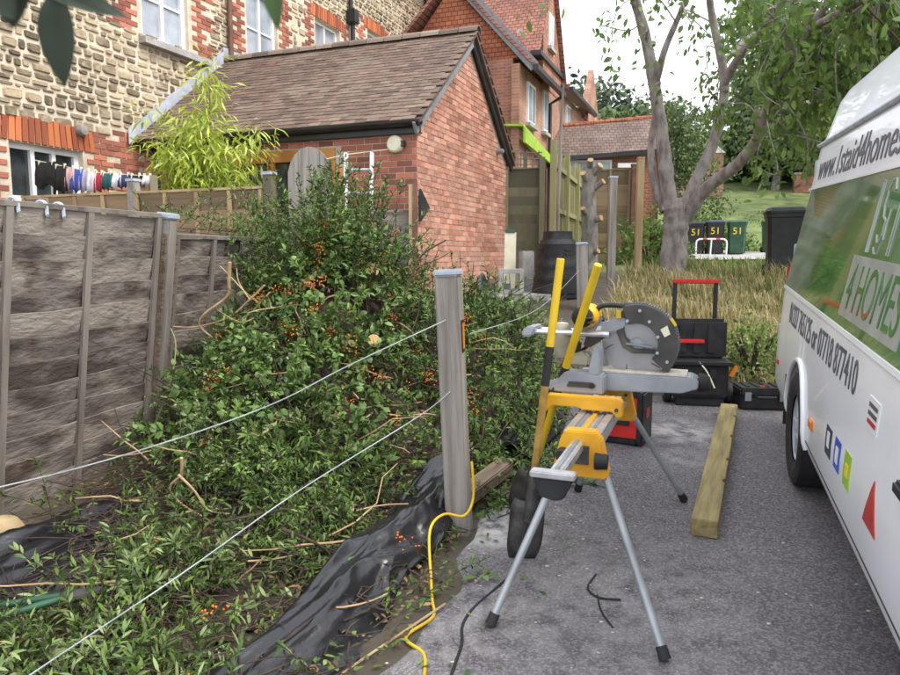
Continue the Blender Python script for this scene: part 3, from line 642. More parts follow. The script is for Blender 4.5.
MB().box((1.5, -.25, 4.38), (3.1, .1, .12), Matrix.Rotation(-.066, 3, 'Y')).build('gutter', 'dark_gutter', low)
w = MB().box((.95, -.03, 4.0), (1.5, .08, .55)).build('window', 'white_paint', low)
for k in range(3): MB().box((.45 + .5 * k, -.08, 4.0), (.4, .02, .42)).build('pane', 'pale_curtain_glass', w)
MB().box((2.2, -.1, 4.1), (.7, .25, .12)).build('door_canopy', 'white_paint', low)

# ================================================================== FENCES
def slat_mesh(name, length, height, seed, m, waney=.018):
    """a lap-fence board along local y, wavy lower edge, thin and tilted (top tucked behind the board above)"""
    r = random.Random(seed); n = 14; v = []
    ph = [r.uniform(0, 6.3) for _ in range(3)]
    for i in range(n + 1):
        y = length * i / n; w = waney * (math.sin(y * 3.1 + ph[0]) * .5 + math.sin(y * 7.7 + ph[1]) * .3 + math.sin(y * 15 + ph[2]) * .2); b = .006 * math.sin(y * 4 + ph[2])
        v += [(.002 + b, y, -.02), (.027 + b, y, height + w), (.015 + b, y, height + w), (-.006 + b, y, -.02)]
    f = []
    for i in range(n):
        for j in range(4): f.append((i * 4 + j, i * 4 + (j + 1) % 4, (i + 1) * 4 + (j + 1) % 4, (i + 1) * 4 + j))
    f += [(3, 2, 1, 0), (n * 4, n * 4 + 1, n * 4 + 2, n * 4 + 3)]
    me = bpy.data.meshes.new(name); me.from_pydata(v, [], f); me.materials.append(MATS[m]); return me
def lap_panel(name, label, loc, rz, length, height, m, mb_, nsl, battens, lean=0, group=None, capw=.05, zoff=0, seed=0, waney=.011):
    o = thing(name, label, 'fence', loc, rz, group); o.rotation_euler = (0, lean, rz)
    sh = height / nsl; mes = [slat_mesh('slat', length - .02, sh, seed + k, m, waney) for k in range(5)]
    r = random.Random(seed)
    for i in range(nsl):
        s = bpy.data.objects.new('slat', mes[r.randrange(5)]); C.objects.link(s); s.parent = o; s.location = (r.uniform(-.002, .002), .01, i * sh); s.rotation_euler = (r.uniform(-.004, .004), 0, 0)
    for b in battens: MB().box((.032, b, height / 2), (.022, .045, height)).build('batten', mb_, o)
    MB().box((.012, length / 2, height + .018), (.065, length, .026)).build('top_rail', mb_, o)
    return o
F1 = Vector((-2.47, 3.84)); FH = R(14.6); fd = Vector((math.sin(FH), math.cos(FH))); LEAN = R(7.5)
def fp(s, off=0): p = F1 + fd * s; return (p.x - LEAN * .9 + off * math.cos(FH), p.y - off * math.sin(FH), .10 - .03 * s)
lap_panel('lap_fence_panel', 'weathered grey overlap fence panel at the left edge, nearest the camera', fp(-2.4), -FH, 1.78, 1.74, 'fence_grey', 'fence_batten', 12, [.03, .6, 1.18, 1.75], LEAN, 'grey overlap fence panels', seed=1)
lap_panel('lap_fence_panel', 'weathered grey overlap fence panel between the pegs and the grey fence post', fp(-.56), -FH, 1.78, 1.76, 'fence_grey', 'fence_batten', 12, [.03, .55, 1.13, 1.77], LEAN, 'grey overlap fence panels', seed=11)
lap_panel('lap_fence_panel', 'dark grey overlap fence panel partly hidden by the cut hedge', fp(1.39), -FH, 1.80, 1.68, 'fence_grey', 'fence_batten', 12, [.03, .5, .92, 1.32, 1.77], LEAN, 'grey overlap fence panels', seed=21)
for s, lb in ((1.30, 'weathered grey square fence post between two overlap fence panels'), (-.58, 'grey fence post at the left edge between near fence panels'), (3.3, 'grey fence post at the far end of the overlap fence behind cuttings')):
    o = thing('fence_post', lb, 'post', fp(s), -FH, 'posts of the grey overlap fence'); o.rotation_euler = (0, LEAN, -FH)
    MB().box((.03, 0, .88), (.1, .1, 1.86)).build('shaft', 'post_grey', o, bevel=.008); MB().box((.03, 0, 1.835), (.12, .12, .04)).build('cap', 'cap_metal', o, bevel=.008)
    for d in (-.06, .06): MB().box((.06, d, .86), (.03, .02, 1.7)).build('edge_strip', 'weathered_board', o)
for k, (s, lb) in enumerate(((-.02, 'leftmost pale plastic peg hooked over the grey fence top'), (.17, 'pale plastic peg on the fence top between two others'), (.29, 'pale plastic peg on the fence top nearest the fence post'))):
    p = Vector(fp(s)) + Vector((LEAN * 1.76 + .01, 0, 1.785))
    o = MB().tube(smooth_path([(-.03, 0, -.05), (-.03, 0, .005), (0, 0, .022), (.032, 0, .005), (.036, 0, -.05), (.042, 0, -.06)], 3), .011, 6).build('peg', 'cap_metal', None, smooth=True)
    o.location = p; o.rotation_euler = (0, 0, -FH); tag(o, lb, 'peg', 'pegs on the fence top')
# tan fence behind, square to the house
ta = Vector((-1.85, 7.2)); td = Vector((-math.cos(R(21)), math.sin(R(21))))
for k, (s, lb) in enumerate(((1.70, 'tan brown lap fence panel in front of the bamboo, next to the arched board'), (3.42, 'tan brown lap fence panel below the washing by the stone house'))):
    p = ta + td * s
    o = lap_panel('tan_fence_panel', lb, (p.x, p.y, .70), R(-111), 1.68, 1.56, 'fence_tan', 'raw_timber', 8, [.03, .42, .84, 1.26, 1.65], 0, 'tan fence panels', seed=31 + k, waney=.006)
for s, lb in ((1.74, 'pale concrete-grey post between the two tan fence panels'), (-.03, 'brown timber post at the end of the tan fence by the arched board')):
    p = ta + td * s; o = thing('fence_post', lb, 'post', (p.x, p.y, .75), R(-21)); MB().box((0, 0, .82), (.1, .1, 1.66)).build('shaft', 'concrete_post' if s > 1 else 'fence_mossy', o, bevel=.006)
    MB().box((0, 0, 1.665), (.115, .115, .03)).build('cap', 'cap_metal', o)
# arched weathered gate board
o = thing('arched_gate_board', 'weathered grey arched board of planks standing behind the hedge pile', 'board', (-1.4, 7.15, .8), R(-8))
for i in range(4):
    x0, x1 = -.225 + i * .1125, -.225 + (i + 1) * .1125 - .004; top = [(x, 1.52 + .35 * math.sqrt(max(0, 1 - (x / .235) ** 2))) for x in np.linspace(x1, x0, 5)]
    MB().prism([(x0, 0), (x1, 0)] + top, (0, 0, 0), (1, 0, 0), (0, 0, 1), .02 + .003 * (i % 2)).build('plank', 'post_grey', o)
MB().box((0, .03, .5), (.42, .03, .09)).build('ledge', 'post_grey', o); MB().box((0, .03, 1.4), (.42, .03, .09)).build('ledge', 'post_grey', o)
# ladder, timber post, grey low panel
o = thing('ladder', 'aluminium ladder leaning by the outbuilding brick wall', 'ladder', (-1.05, 7.85, .85), R(-5)); o.rotation_euler = (R(-6), 0, R(-8))
for x in (-.15, .15): MB().box((x, 0, .95), (.035, .06, 1.9)).build('rail', 'white_paint', o, bevel=.004)
for i in range(7): MB().tube([(-.14, 0, .15 + i * .26), (.14, 0, .15 + i * .26)], .016, 8).build('rung', 'cap_metal', o)
o = thing('timber_stake', 'orange brown timber stake beside the ladder', 'post', (-1.16, 7.55, .8)); MB().box((0, 0, .85), (.05, .05, 1.72)).build('shaft', 'orange_timber', o); MB().box((0, 0, 1.735), (.056, .056, .03)).build('end_cap', 'raw_timber', o)
lap_panel('lap_fence_panel', 'short grey board panel at the foot of the outbuilding corner', (-1.12, 7.42, .8), R(-84), .78, 1.24, 'fence_grey', 'fence_batten', 6, [.03, .75], 0, None, seed=41, waney=.006)
bpy.data.objects[-1] if False else None
o = thing('timber_stake', 'slim tan and orange stake at the corner of the outbuilding', 'post', (-.36, 7.4, .8)); MB().box((0, 0, .78), (.045, .045, 1.58)).build('shaft', 'brown_pipe', o); MB().box((-.05, 0, .78), (.04, .03, 1.5)).build('side_batten', 'raw_timber', o)

# fence beyond the outbuilding: mossy panel with trellis top, pale feather fence, posts
o = lap_panel('mossy_fence_panel', 'mossy panel with trellis top right of the outbuilding gable', (1.02, 13.1, 1.2), R(-96), .66, 1.95, 'fence_mossy', 'fence_mossy', 12, [.03, .63], 0, None, seed=51, waney=.006)
for i in range(6): MB().box((.0, .06 + i * .108, 2.14), (.015, .018, .3)).build('trellis_upright', 'fence_batten', o)
for z in (2.04, 2.14, 2.25): MB().box((.018, .33, z), (.015, .66, .018)).build('trellis_rail', 'fence_batten', o)
o = thing('fence_post', 'brown timber post where the mossy panel meets the pale feather fence', 'post', (1.66, 12.9, 1.15)); MB().box((0, 0, 1.1), (.1, .1, 2.2)).build('shaft', 'fence_mossy', o); MB().box((.08, .0, 1.0), (.03, .1, 2.0)).build('side_board', 'brown_pipe', o)
o = thing('feather_fence', 'pale green upright board fence receding behind the compost bin', 'fence', (1.78, 12.9, 1.2), R(-17))
for i in range(36):
    MB().box((.03, .08 + i * .15, 1.2 + .04 * math.sin(i * 2.3)), (.018, .1, 2.3)).build('picket', 'fence_green', o)
for z in (.45, 1.25, 2.05): MB().box((.07, 2.75, z), (.05, 5.4, .09)).build('rail', 'fence_green', o)
for y in (.0, 1.8, 3.6, 5.4): MB().box((.09, y, 1.2), (.1, .1, 2.5)).build('post', 'fence_green', o)
o = thing('pole', 'tall slim pale pole in front of the feather fence', 'pole', (1.85, 12.2, 1.15)); MB().tube([(0, 0, 0), (.01, 0, 1.5), (.04, 0, 2.75)], [.035, .03, .025], 8).build('shaft', 'post_grey', o, smooth=True); MB().tube([(.03, 0, 2.6), (.06, 0, 3.3)], [.03, .02], 6).build('tip', 'fence_batten', o)
for k, (x0, y0, ln_, lb) in enumerate(((3.25, 16.6, .95, 'olive brown lap fence panel behind the cut tree stump'),)):
    lap_panel('olive_fence_panel', lb, (x0, y0, 1.3), R(-90), ln_, 2.25, 'fence_tan', 'fence_mossy', 14, [.03, ln_ / 2, ln_ - .03], 0, None, seed=61, waney=.006)
for (x, y, z0, h, m_, w, lb) in ((4.24, 16.45, 1.3, 2.35, 'brown_pipe', .13, 'reddish brown post at the end of the olive panel'), (2.56, 11.2, 1.05, 1.75, 'post_grey', .12, 'grey capped post standing in the dry grass left of the tree'), (3.2, 12.0, 1.1, 2.1, 'raw_timber', .11, 'new pale timber post beside the tree trunk'), (4.58, 16.9, 1.3, 2.0, 'tile_hung', .12, 'red painted post behind the pale timber post')):
    o = thing('fence_post', lb, 'post', (x, y, z0)); MB().box((0, 0, h / 2), (w, w, h)).build('shaft', m_, o, bevel=.006); MB().box((0, 0, h + .012), (w * 1.08, w * 1.08, .03)).build('cap', 'cap_metal' if m_ == 'post_grey' else m_, o)
# cut tree stump, tall, branches sawn off
o = thing('cut_tree_stump', 'tall trunk with freshly sawn branch ends beside the fence', 'stump', (2.74, 14.0, 1.3))
MB().tube([(0, 0, 0), (.03, 0, .7), (-.02, 0, 1.4), (.0, 0, 2.0)], [.2, .16, .15, .13], 10).build('trunk', 'bark', o, smooth=True)
for (x, y, z, dx, dz, r) in ((-.1, -.1, 1.75, -.12, .12, .06), (.1, -.1, 1.9, .1, .12, .07), (.16, -.08, 1.62, .12, .1, .06), (.12, -.1, 1.0, .14, .02, .06), (.1, -.12, .35, .1, .03, .05), (-.1, -.1, 1.1, -.1, .1, .05), (-.02, -.1, 2.0, -.02, .12, .06)):
    b_ = MB().tube([(x * .3, y * .3, z - .05), (x + dx * .6, y - .1, z + dz)], [r * 1.1, r], 8).build('branch_stub', 'bark', o, smooth=True)
    e_ = Vector((x + dx * .6, y - .1, z + dz)); d_ = (e_ - Vector((x * .3, y * .3, z - .05))).normalized()
    MB().tube([e_ - d_ * .002, e_ + d_ * .006], r * .97, 8).build('sawn_face', 'cut_wood', b_)

# ================================================================== WIRE POSTS
def wire_post(lb, loc, h, w, rx, ry, refl=True):
    o = thing('wire_post', lb, 'post', loc, R(-14), 'capped posts along the drive'); o.rotation_euler = (rx, ry, R(-14))
    MB().box((0, 0, h / 2 - .1), (w, w, h + .2)).build('shaft', 'post_grey', o, bevel=.007)
    mb = MB(); mb.box((0, 0, h + .018), (w + .012, w + .012, .036)); mb.build('cap', 'cap_metal', o, bevel=.01)
    if refl:
        rf = MB().box((w / 2 + .004, 0, h - .3), (.008, .035, .13)).build('reflector', 'orange_lens', o)
        MB().box((w / 2 + .003, 0, h - .3), (.006, .05, .16)).build('backplate', 'black_plastic', rf)
    return o
wire_post('grey timber post with metal cap standing at the drive edge by the hedge pile', (.05, 3.50, .17), 1.325, .118, 0, R(-2.6))
wire_post('grey capped post in front of the black compost bin', (1.73, 9.1, .85), .88, .14, 0, R(-2), False)
w1 = MB().tube(smooth_path([(-0.02, 3.46, 1.28), (-0.448, 3.100, 1.111), (-0.746, 2.850, 0.982), (-1.143, 2.600, 0.873), (-1.594, 2.400, 0.784), (-2.35, 2.05, 0.70), (-2.78, 1.95, 0.68)]), .0024, 5).build('fence_wire', 'galv_wire'); tag(w1, 'upper pale wire sagging from the capped post across the cuttings', 'wire')
w2 = MB().tube(smooth_path([(0.0, 3.45, 0.92), (-0.152, 3.250, 0.838), (-0.609, 2.750, 0.652), (-0.930, 2.300, 0.505), (-1.217, 1.900, 0.391), (-1.338, 1.700, 0.337), (-1.7, 1.0, .1)]), .0024, 5).build('fence_wire', 'galv_wire'); tag(w2, 'lower pale wire running down to the bottom left foreground', 'wire')
w3 = MB().tube(smooth_path([(.10, 3.55, 1.2), (.7, 5.4, 1.2), (1.66, 9.05, 1.4)]), .0022, 4).build('fence_wire', 'galv_wire'); tag(w3, 'thin wire strung between the two capped posts', 'wire')

# ================================================================== WASHING
p0, p1 = Vector((-5.02, 8.66, 2.74)), Vector((-3.3, 7.95, 2.47))
o = MB().tube([p0, p0.lerp(p1, .5) - Vector((0, 0, .05)), p1], .005, 5).build('washing_line', 'cream_plastic'); tag(o, 'washing line strung past the ground floor window', 'line')
MB_rail = MB().box(((p1.x), p1.y, 1.6), (.06, .06, 1.76)).build('line_post', 'fence_mossy'); tag(MB_rail, 'short post holding the washing line behind the tan fence', 'post')
gar = [(.10, .16, .34, 'cloth_black', 'black cardigan hung sideways, leftmost on the line'), (.23, .10, .36, 'cloth_black', 'black top hung next to the pink garment'), (.305, .09, .3, 'cloth_pink', 'pale pink garment on the washing line'), (.375, .09, .3, 'cloth_blue', 'bright blue garment on the washing line'), (.44, .08, .28, 'cloth_lilac', 'pale lilac garment right of the blue one'), (.50, .07, .28, 'cloth_white', 'white garment between lilac and red ones'), (.56, .06, .24, 'cloth_red', 'red garment on the washing line'), (.63, .08, .2, 'cloth_teal', 'dark teal garment right of the red one'), (.71, .07, .18, 'cloth_white', 'small white garment between teal and navy ones'), (.77, .08, .17, 'cloth_navy', 'navy garment near the right end of the line'), (.86, .08, .14, 'cloth_black', 'small black garment second from the right end'), (.95, .06, .12, 'cloth_white', 'small white garment at the right end of the line')]
dl = (p1 - p0).normalized()
for t, wd, ht, m_, lb in gar:
    c = p0.lerp(p1, t) - Vector((0, 0, .05 * (1 - (2 * t - 1) ** 2) - .004)); g = thing('garment', lb, 'garment', c, math.atan2(dl.y, dl.x), 'washing on the line')
    r = random.Random(int(t * 1000)); n = 8; v = []; f = []; prof = [(-.03, -ht), (-.028, -ht * .5), (-.008, -.01), (0, .007), (.008, -.01), (.022, -ht * .45), (.02, -ht * .85)]
    for i in range(n + 1):
        u = i / n - .5; sl = 1 - .35 * abs(u * 2) * (r.random() < .5)
        for (a, b) in prof: v.append((u * wd * 2 * (1 + .15 * abs(b) / ht), a + .012 * math.sin(u * 14 + t * 30) * abs(b) / ht, b * (1 - .25 * abs(math.sin(u * 5 + t * 9)))))
    k = len(prof)
    for i in range(n):
        for j in range(k - 1): f.append((i * k + j, (i + 1) * k + j, (i + 1) * k + j + 1, i * k + j + 1))
    mm = MB().add(v, f); go = mm.build('cloth', m_, g, smooth='all'); md = go.modifiers.new('thick', 'SOLIDIFY'); md.thickness = .004
    for u in (-.7, .7): MB().box((u * wd, 0, .0), (.012, .03, .06)).build('clothes_peg', 'cream_plastic', g)

# ================================================================== GARDEN CLUTTER
o = thing('compost_bin', 'black plastic ribbed compost bin standing behind the soil heap', 'compost bin', (1.50, 9.85, Tz(1.5, 9.85) - .02), R(15))
def sq_ring(r, z, n=32, p=4.):  # rounded square
    return [(r * math.copysign(abs(math.cos(a)) ** (2 / p), math.cos(a)), r * math.copysign(abs(math.sin(a)) ** (2 / p), math.sin(a)), z) for a in [2 * math.pi * i / n for i in range(n)]]
def loft(rings, cap=True):
    n = len(rings[0]); mb = MB(); v = [p for q in rings for p in q]; f = [(i * n + j, i * n + (j + 1) % n, (i + 1) * n + (j + 1) % n, (i + 1) * n + j) for i in range(len(rings) - 1) for j in range(n)]
    if cap: f += [tuple(range(n - 1, -1, -1)), tuple((len(rings) - 1) * n + j for j in range(n))]
    return mb.add(v, f)
rg = [sq_ring(.34, 0, p=2.6), sq_ring(.34, .03, p=2.6)]
for z in (.12, .30, .48): rg += [sq_ring(.345 - z * .14, z, p=2.6), sq_ring(.335 - z * .14, z + .02, p=2.6), sq_ring(.325 - z * .14, z + .10, p=2.6), sq_ring(.33 - z * .14, z + .12, p=2.6)]
rg += [sq_ring(.245, .72, p=2.6), sq_ring(.25, .735, p=2.6), sq_ring(.215, .80, p=2.6)]
loft(rg).build('body', 'compost_black', o, smooth=True)
ld = loft([sq_ring(.19, .80, p=3.5), sq_ring(.175, .885, p=4), sq_ring(.18, .91, p=4), sq_ring(.155, .91, p=4), sq_ring(.145, .87, p=4)]).build('lid', 'compost_black', o, smooth=True)
for k in range(8):
    for z in (.60, .66): MB().box((.155 * math.cos(k * math.pi / 4 + .2) * 1.6, .155 * math.sin(k * math.pi / 4 + .2) * 1.6, z), (.04, .1, .015), Matrix.Rotation(k * math.pi / 4 + .2, 3, 'Z')).build('rib', 'black_plastic', o)
MB().box((0, -.345, .2), (.3, .03, .28)).build('hatch', 'black_plastic', o, bevel=.01)
zb = Tz(.85, 9.6)
o = MB().box((1.05, 9.75, zb + .045), (1.0, .6, .09), Matrix.Rotation(.2, 3, 'Z')).build('paving_slab', 'concrete', bevel=.008); tag(o, 'pale concrete slab on the ground beside the outbuilding gable', 'slab')
o = thing('hollow_block', 'grey hollow concrete block in front of the outbuilding gable', 'block', (.83, 9.55, zb + .09), R(-4))
hb = MB(); hb.box((-.14, 0, .17), (.06, .3, .34)); hb.box((.14, 0, .17), (.06, .3, .34)); hb.box((0, 0, .03), (.22, .3, .06)); hb.box((0, 0, .31), (.22, .3, .06)); hb.build('block', 'concrete', o, bevel=.004); MB().box((-.06, .05, .1), (.09, .1, .08)).build('rubble', 'saw_grey', o)
o = thing('cream_board', 'cream coloured board leaning by the outbuilding corner', 'board', (.88, 10.4, Tz(.88, 10.4)), R(-10)); o.rotation_euler = (R(-7), 0, R(-10)); MB().box((0, 0, .45), (.17, .03, .9)).build('board', 'cream_plastic', o); MB().box((0, -.005, .92), (.14, .035, .06)).build('top_strip', 'bin_green', o)
o = thing('concrete_offcut', 'rough concrete block stood on end behind the hollow block', 'block', (1.12, 10.3, Tz(1.1, 10.3)), R(12)); MB().box((0, 0, .3), (.19, .16, .62)).build('block', 'concrete', o, bevel=.015); MB().box((.02, -.1, .12), (.14, .1, .24)).build('foot', 'concrete', o, bevel=.015)
def resample(P, n):
    out = []
    for i in range(n + 1):
        t = i * (len(P) - 1) / n; k = min(int(t), len(P) - 2); out.append(P[k].lerp(P[k + 1], t - k))
    return out
def crumple(name, lb, cat, pts, m, amp, nu=40, nv=14, seed=0, freq=6., ridge=0):
    """a crumpled sheet between two edge polylines (lists of 3D points of equal length)"""
    A = smooth_path(pts[0], 8); B = smooth_path(pts[1], 8); A = resample(A, nu); B = resample(B, nu)
    r = np.random.default_rng(seed); ph = r.uniform(0, 6.3, 8); v = []
    for i in range(nu + 1):
        for j in range(nv + 1):
            t = j / nv; p = A[i].lerp(B[i], t); x, y = p.x * freq, p.y * freq
            q_ = Vector((i / nu * (A[0] - A[-1]).length * freq * .45, t * (A[i] - B[i]).length * freq * 1.5, seed * 3.7)); n_ = mnoise.noise
            h = (1 - abs(n_(q_ * .55)) * 2.2) * .45 + (1 - abs(n_(q_ * 1.3 + Vector((5, 2, 0)))) * 2.4) * .3 + (1 - abs(n_(q_ * 3.1)) * 2.4) * .10 + (1 - abs(n_(q_ * 6.7)) * 2.4) * .03
            v.append((p.x + .02 * math.sin(y * 2 + ph[3]), p.y + .02 * math.sin(x * 2 + ph[4]), p.z + amp * h + ridge * math.sin(math.pi * t)))
    f = [(i * (nv + 1) + j, (i + 1) * (nv + 1) + j, (i + 1) * (nv + 1) + j + 1, i * (nv + 1) + j + 1) for i in range(nu) for j in range(nv)]
    o = MB().add(v, f).build(name, m, None, smooth='all'); md = o.modifiers.new('thick', 'SOLIDIFY'); md.thickness = .003
    return tag(o, lb, cat)

# ================================================================== SAW STAND
SH = R(-20.5); SO = Vector((.536, 2.78, 0))
def sw(x, y, z): return SO + Matrix.Rotation(SH, 3, 'Z') @ Vector((x, y, z))
st = thing('saw_stand', 'folding saw stand with aluminium beam, yellow caps and four grey legs', 'saw stand', SO, SH)
bm_ = MB(); bm_.box((0, .56, .845), (.155, 1.12, .06)); b_ = bm_.build('beam', 'aluminium', st, bevel=.006)
for x in (-.062, .062): MB().box((x, .56, .879), (.03, 1.1, .010)).build('track', 'aluminium', b_)
MB().box((-.004, .56, .878), (.018, 1.1, .007)).build('scale_strip', 'tool_yellow', b_)
for x in (-.036, .03): MB().box((x, .56, .877), (.012, 1.1, .004)).build('slot', 'saw_grey', b_)
for (y0, sg) in ((-.03, 1), (1.10, -1)):
    cp = MB().prism([(-.062, .895), (.062, .895), (.082, .865), (.115, .725), (.105, .705), (-.105, .705), (-.115, .725), (-.082, .865)], (0, y0 + (.0 if sg > 0 else .0), 0), (1, 0, 0), (0, 0, 1), -.075 * sg).build('leg_cap', 'tool_yellow', st, bevel=.006)
    MB().lathe([(0, -.05), (.022, -.05), (.026, -.01), (.026, .0)], (-.07, y0 - .0 * sg, .80), 10, 'y').build('knob', 'rubber', cp, smooth=True)
    MB().box((0, y0 - .004, .80), (.07, .014, .075)).build('socket', 'guard_dark', cp)
for (fx, fy, tx, ty) in ((-.29, -.287, -.085, .02), (.363, -.278, .085, .02), (.367, 1.28, .085, 1.08), (-.22, 1.22, -.085, 1.08)):
    g = sw(fx, fy, 0); zf = Dz(g.y)
    lg = MB().tube([(tx, ty, .74), (fx, fy, zf + .025)], .0165, 12).build('leg', 'leg_steel', st, smooth=True)
    d_ = (Vector((fx, fy, zf)) - Vector((tx, ty, .74))).normalized(); e_ = Vector((fx, fy, zf + .02))
    MB().tube([e_ - d_ * .035, e_ + d_ * .012], [.021, .023], 12).build('rubber_foot', 'rubber', lg, smooth=True)
ar = MB(); ar.box((-.012, -.18, .835), (.05, .62, .04)); ar = ar.build('extension_arm', 'aluminium', st, bevel=.005)
MB().box((-.012, -.18, .858), (.014, .6, .006)).build('groove', 'saw_grey', ar)
e_ = MB().box((-.012, -.49, .855), (.155, .05, .022)).build('work_support', 'aluminium', ar, bevel=.004)
MB().prism([(-.08, .0), (.06, .0), (.03, -.065), (.0, -.075), (-.05, -.065)], (-.0, -.515, .843), (1, 0, 0), (0, 0, 1), -.05).build('support_bracket', 'black_plastic', ar, bevel=.004)
MB().lathe([(0, .05), (.03, .05), (.035, .01), (.035, 0)], (.06, -.03, .78), 10, 'x').build('lock_knob', 'rubber', st, smooth=True)
# mounting brackets across the beam
for k, y0 in enumerate((.37, .74)):
    br = MB().prism([(-.27, .875), (-.265, .94), (-.24, .955), (.10, .955), (.115, .94), (.115, .872), (.09, .868), (.07, .895), (-.06, .895), (-.09, .905), (-.2, .905), (-.235, .87)], (0, y0 + .06, 0), (1, 0, 0), (0, 0, 1), .06).build('mount_bracket', 'tool_yellow', st, bevel=.004)
    MB().lathe([(0, -.006), (.009, -.006), (.009, 0)], (.09, y0, .905), 8, 'y').build('bolt', 'guard_dark', br)
    MB().box((-.24, y0 + .03, .96), (.03, .05, .02)).build('lever', 'black_plastic', br)

# ================================================================== MITRE SAW (x to its front, y away from the camera)
saw = thing('mitre_saw', 'grey and yellow sliding mitre saw with big dark blade guard on the stand', 'mitre saw', sw(0, .42, .957), SH)
def disc(r0, r1, y0, y1, c, n=40, a0=0, a1=2 * math.pi):
    m_ = MB(); p = [(r0, y0), (r1, y0), (r1, y1), (r0, y1), (r0, y0)]; return m_.lathe(p, (c[0], 0, c[1]), n, 'y', a0, a1)
# base casting and table
bs = MB().prism([(-.25, .0), (-.25, .035), (-.2, .055), (-.16, .10), (-.03, .10), (.02, .085), (.02, .0)], (0, .02, 0), (1, 0, 0), (0, 0, 1), -.10).build('base', 'cast_grey', saw, bevel=.006)
MB().prism([(-.15, .03), (-.02, .03), (-.015, .045), (-.03, .055), (-.14, .055)], (0, .018, 0), (1, 0, 0), (0, 0, 1), .006).build('slot', 'guard_dark', bs)
MB().lathe([(0, -.006), (.014, -.006), (.014, .0)], (-.035, .018, .04), 12, 'y').build('bolt', 'guard_dark', bs)
MB().prism([(-.10, .085), (.40, .085), (.43, .07), (.43, .035), (.36, .01), (.05, .0), (-.10, .0)], (0, .30, 0), (1, 0, 0), (0, 0, 1), .17).build('table', 'cast_grey', saw, bevel=.005)
tp = MB().box((.14, .215, .092), (.48, .16, .010)).build('table_insert', 'sawdust', saw)
MB().lathe([(.045, 0), (.045, .02), (.03, .05), (0, .055)], (.43, .215, .05), 14, 'x').build('mitre_knob', 'rubber', saw, smooth=True)
MB().prism([(-.05, .09), (.0, .09), (.0, .20), (-.015, .235), (-.03, .22), (-.05, .12)], (0, .14, 0), (1, 0, 0), (0, 0, 1), .12).build('rip_fence', 'cast_grey', saw, bevel=.005)
MB().prism([(-.05, .09), (.0, .09), (.0, .18), (-.03, .18)], (0, .42, 0), (1, 0, 0), (0, 0, 1), .14).build('rip_fence', 'cast_grey', saw, bevel=.005)
# blade and guards
bc = (.148, .226)
bl = MB(); nT = 60; ring = []
for i in range(nT * 2): rr = .168 if i % 2 else .162; ring.append((bc[0] + rr * math.cos(math.pi * i / nT), bc[1] + rr * math.sin(math.pi * i / nT)))
bl.prism(ring, (0, .212, 0), (1, 0, 0), (0, 0, 1), .003); bl = bl.build('blade', 'blade_steel', saw)
disc(0, .035, .196, .207, bc, 20).build('flange', 'cast_grey', bl)
for k in range(6):
    a = R(60 * k + 10); MB().box((bc[0] + .135 * math.cos(a), .2075, bc[1] + .135 * math.sin(a)), (.045, .003, .004), Matrix.Rotation(-a - .4, 3, 'Y')).build('expansion_slot', 'guard_dark', bl)
g_ = disc(.098, .186, .150, .275, bc, 40, R(-42), R(112)); g_.build('upper_guard', 'guard_dark', saw, smooth=True)
disc(.183, .192, .175, .25, bc, 40, R(-40), R(108)).build('guard_rim', 'saw_grey', saw, smooth=True)
m_ = MB()
for i in range(40):
    a = R(-38 + i * 3.7); m_.box((bc[0] + .192 * math.cos(a), .2125, bc[1] + .192 * math.sin(a)), (.005, .08, .005), Matrix.Rotation(-a, 3, 'Y'))
tag(m_.build('guard_ribs', 'guard_dark', saw), kind='stuff')
disc(.03, .10, .185, .195, bc, 30, R(-10), R(150)).build('guard_plate', 'blade_steel', saw)
MB().prism([(.05, .285), (.085, .30), (.10, .245), (.135, .205), (.235, .20), (.235, .182), (.13, .18), (.085, .205)], (0, .165, 0), (1, 0, 0), (0, 0, 1), -.012).build('guard_link', 'guard_dark', saw, bevel=.003)
MB().tube([(.10, .16, .225), (.225, .16, .212)], .006, 6).build('link_rod', 'saw_grey', saw)
for x, z in ((.245, .265), (.245, .19), (.205, .335), (.105, .335), (.29, .15), (.16, .385)): MB().lathe([(0, -.008), (.0075, -.008), (.0075, 0)], (x, .150, z), 8, 'y').build('screw', 'cap_metal', saw)
MB().prism([(.255, .30), (.285, .32), (.30, .28), (.275, .265)], (0, .1495, 0), (1, 0, 0), (0, 0, 1), .003).build('warning_label', 'cream_plastic', saw)
disc(.190, .20, .16, .20, bc, 10, R(28), R(40)).build('guard_stop', 'handle_yellow', saw)
# arm housing and handle
MB().prism([(-.085, .262), (-.078, .312), (.0, .322), (.06, .352), (.10, .357), (.098, .287), (.03, .272), (-.037, .252)], (0, .185, 0), (1, 0, 0), (0, 0, 1), -.09).build('arm_casting', 'cast_grey', saw, bevel=.008)
MB().prism([(-.11, .20), (-.08, .19), (.02, .262), (-.02, .275), (-.09, .265)], (0, .20, 0), (1, 0, 0), (0, 0, 1), -.07).build('arm_web', 'guard_dark', saw, bevel=.006)
hd = MB().tube(smooth_path([(-.05, .19, .37), (-.026, .19, .398), (.03, .19, .405), (.08, .19, .403), (.13, .19, .408), (.19, .19, .405)], 4), .0125, 10).build('handle', 'black_plastic', saw, smooth=True)
MB().prism([(.075, .345), (.11, .345), (.125, .405), (.08, .40)], (0, .175, 0), (1, 0, 0), (0, 0, 1), -.03).build('handle_post', 'guard_dark', hd, bevel=.004)
MB().box((.062, .18, .362), (.022, .02, .035)).build('trigger', 'handle_yellow', hd)
MB().prism([(-.07, .275), (-.02, .285), (-.02, .305), (-.07, .298)], (0, .184, 0), (1, 0, 0), (0, 0, 1), .003).build('rating_label', 'cream_plastic', saw)
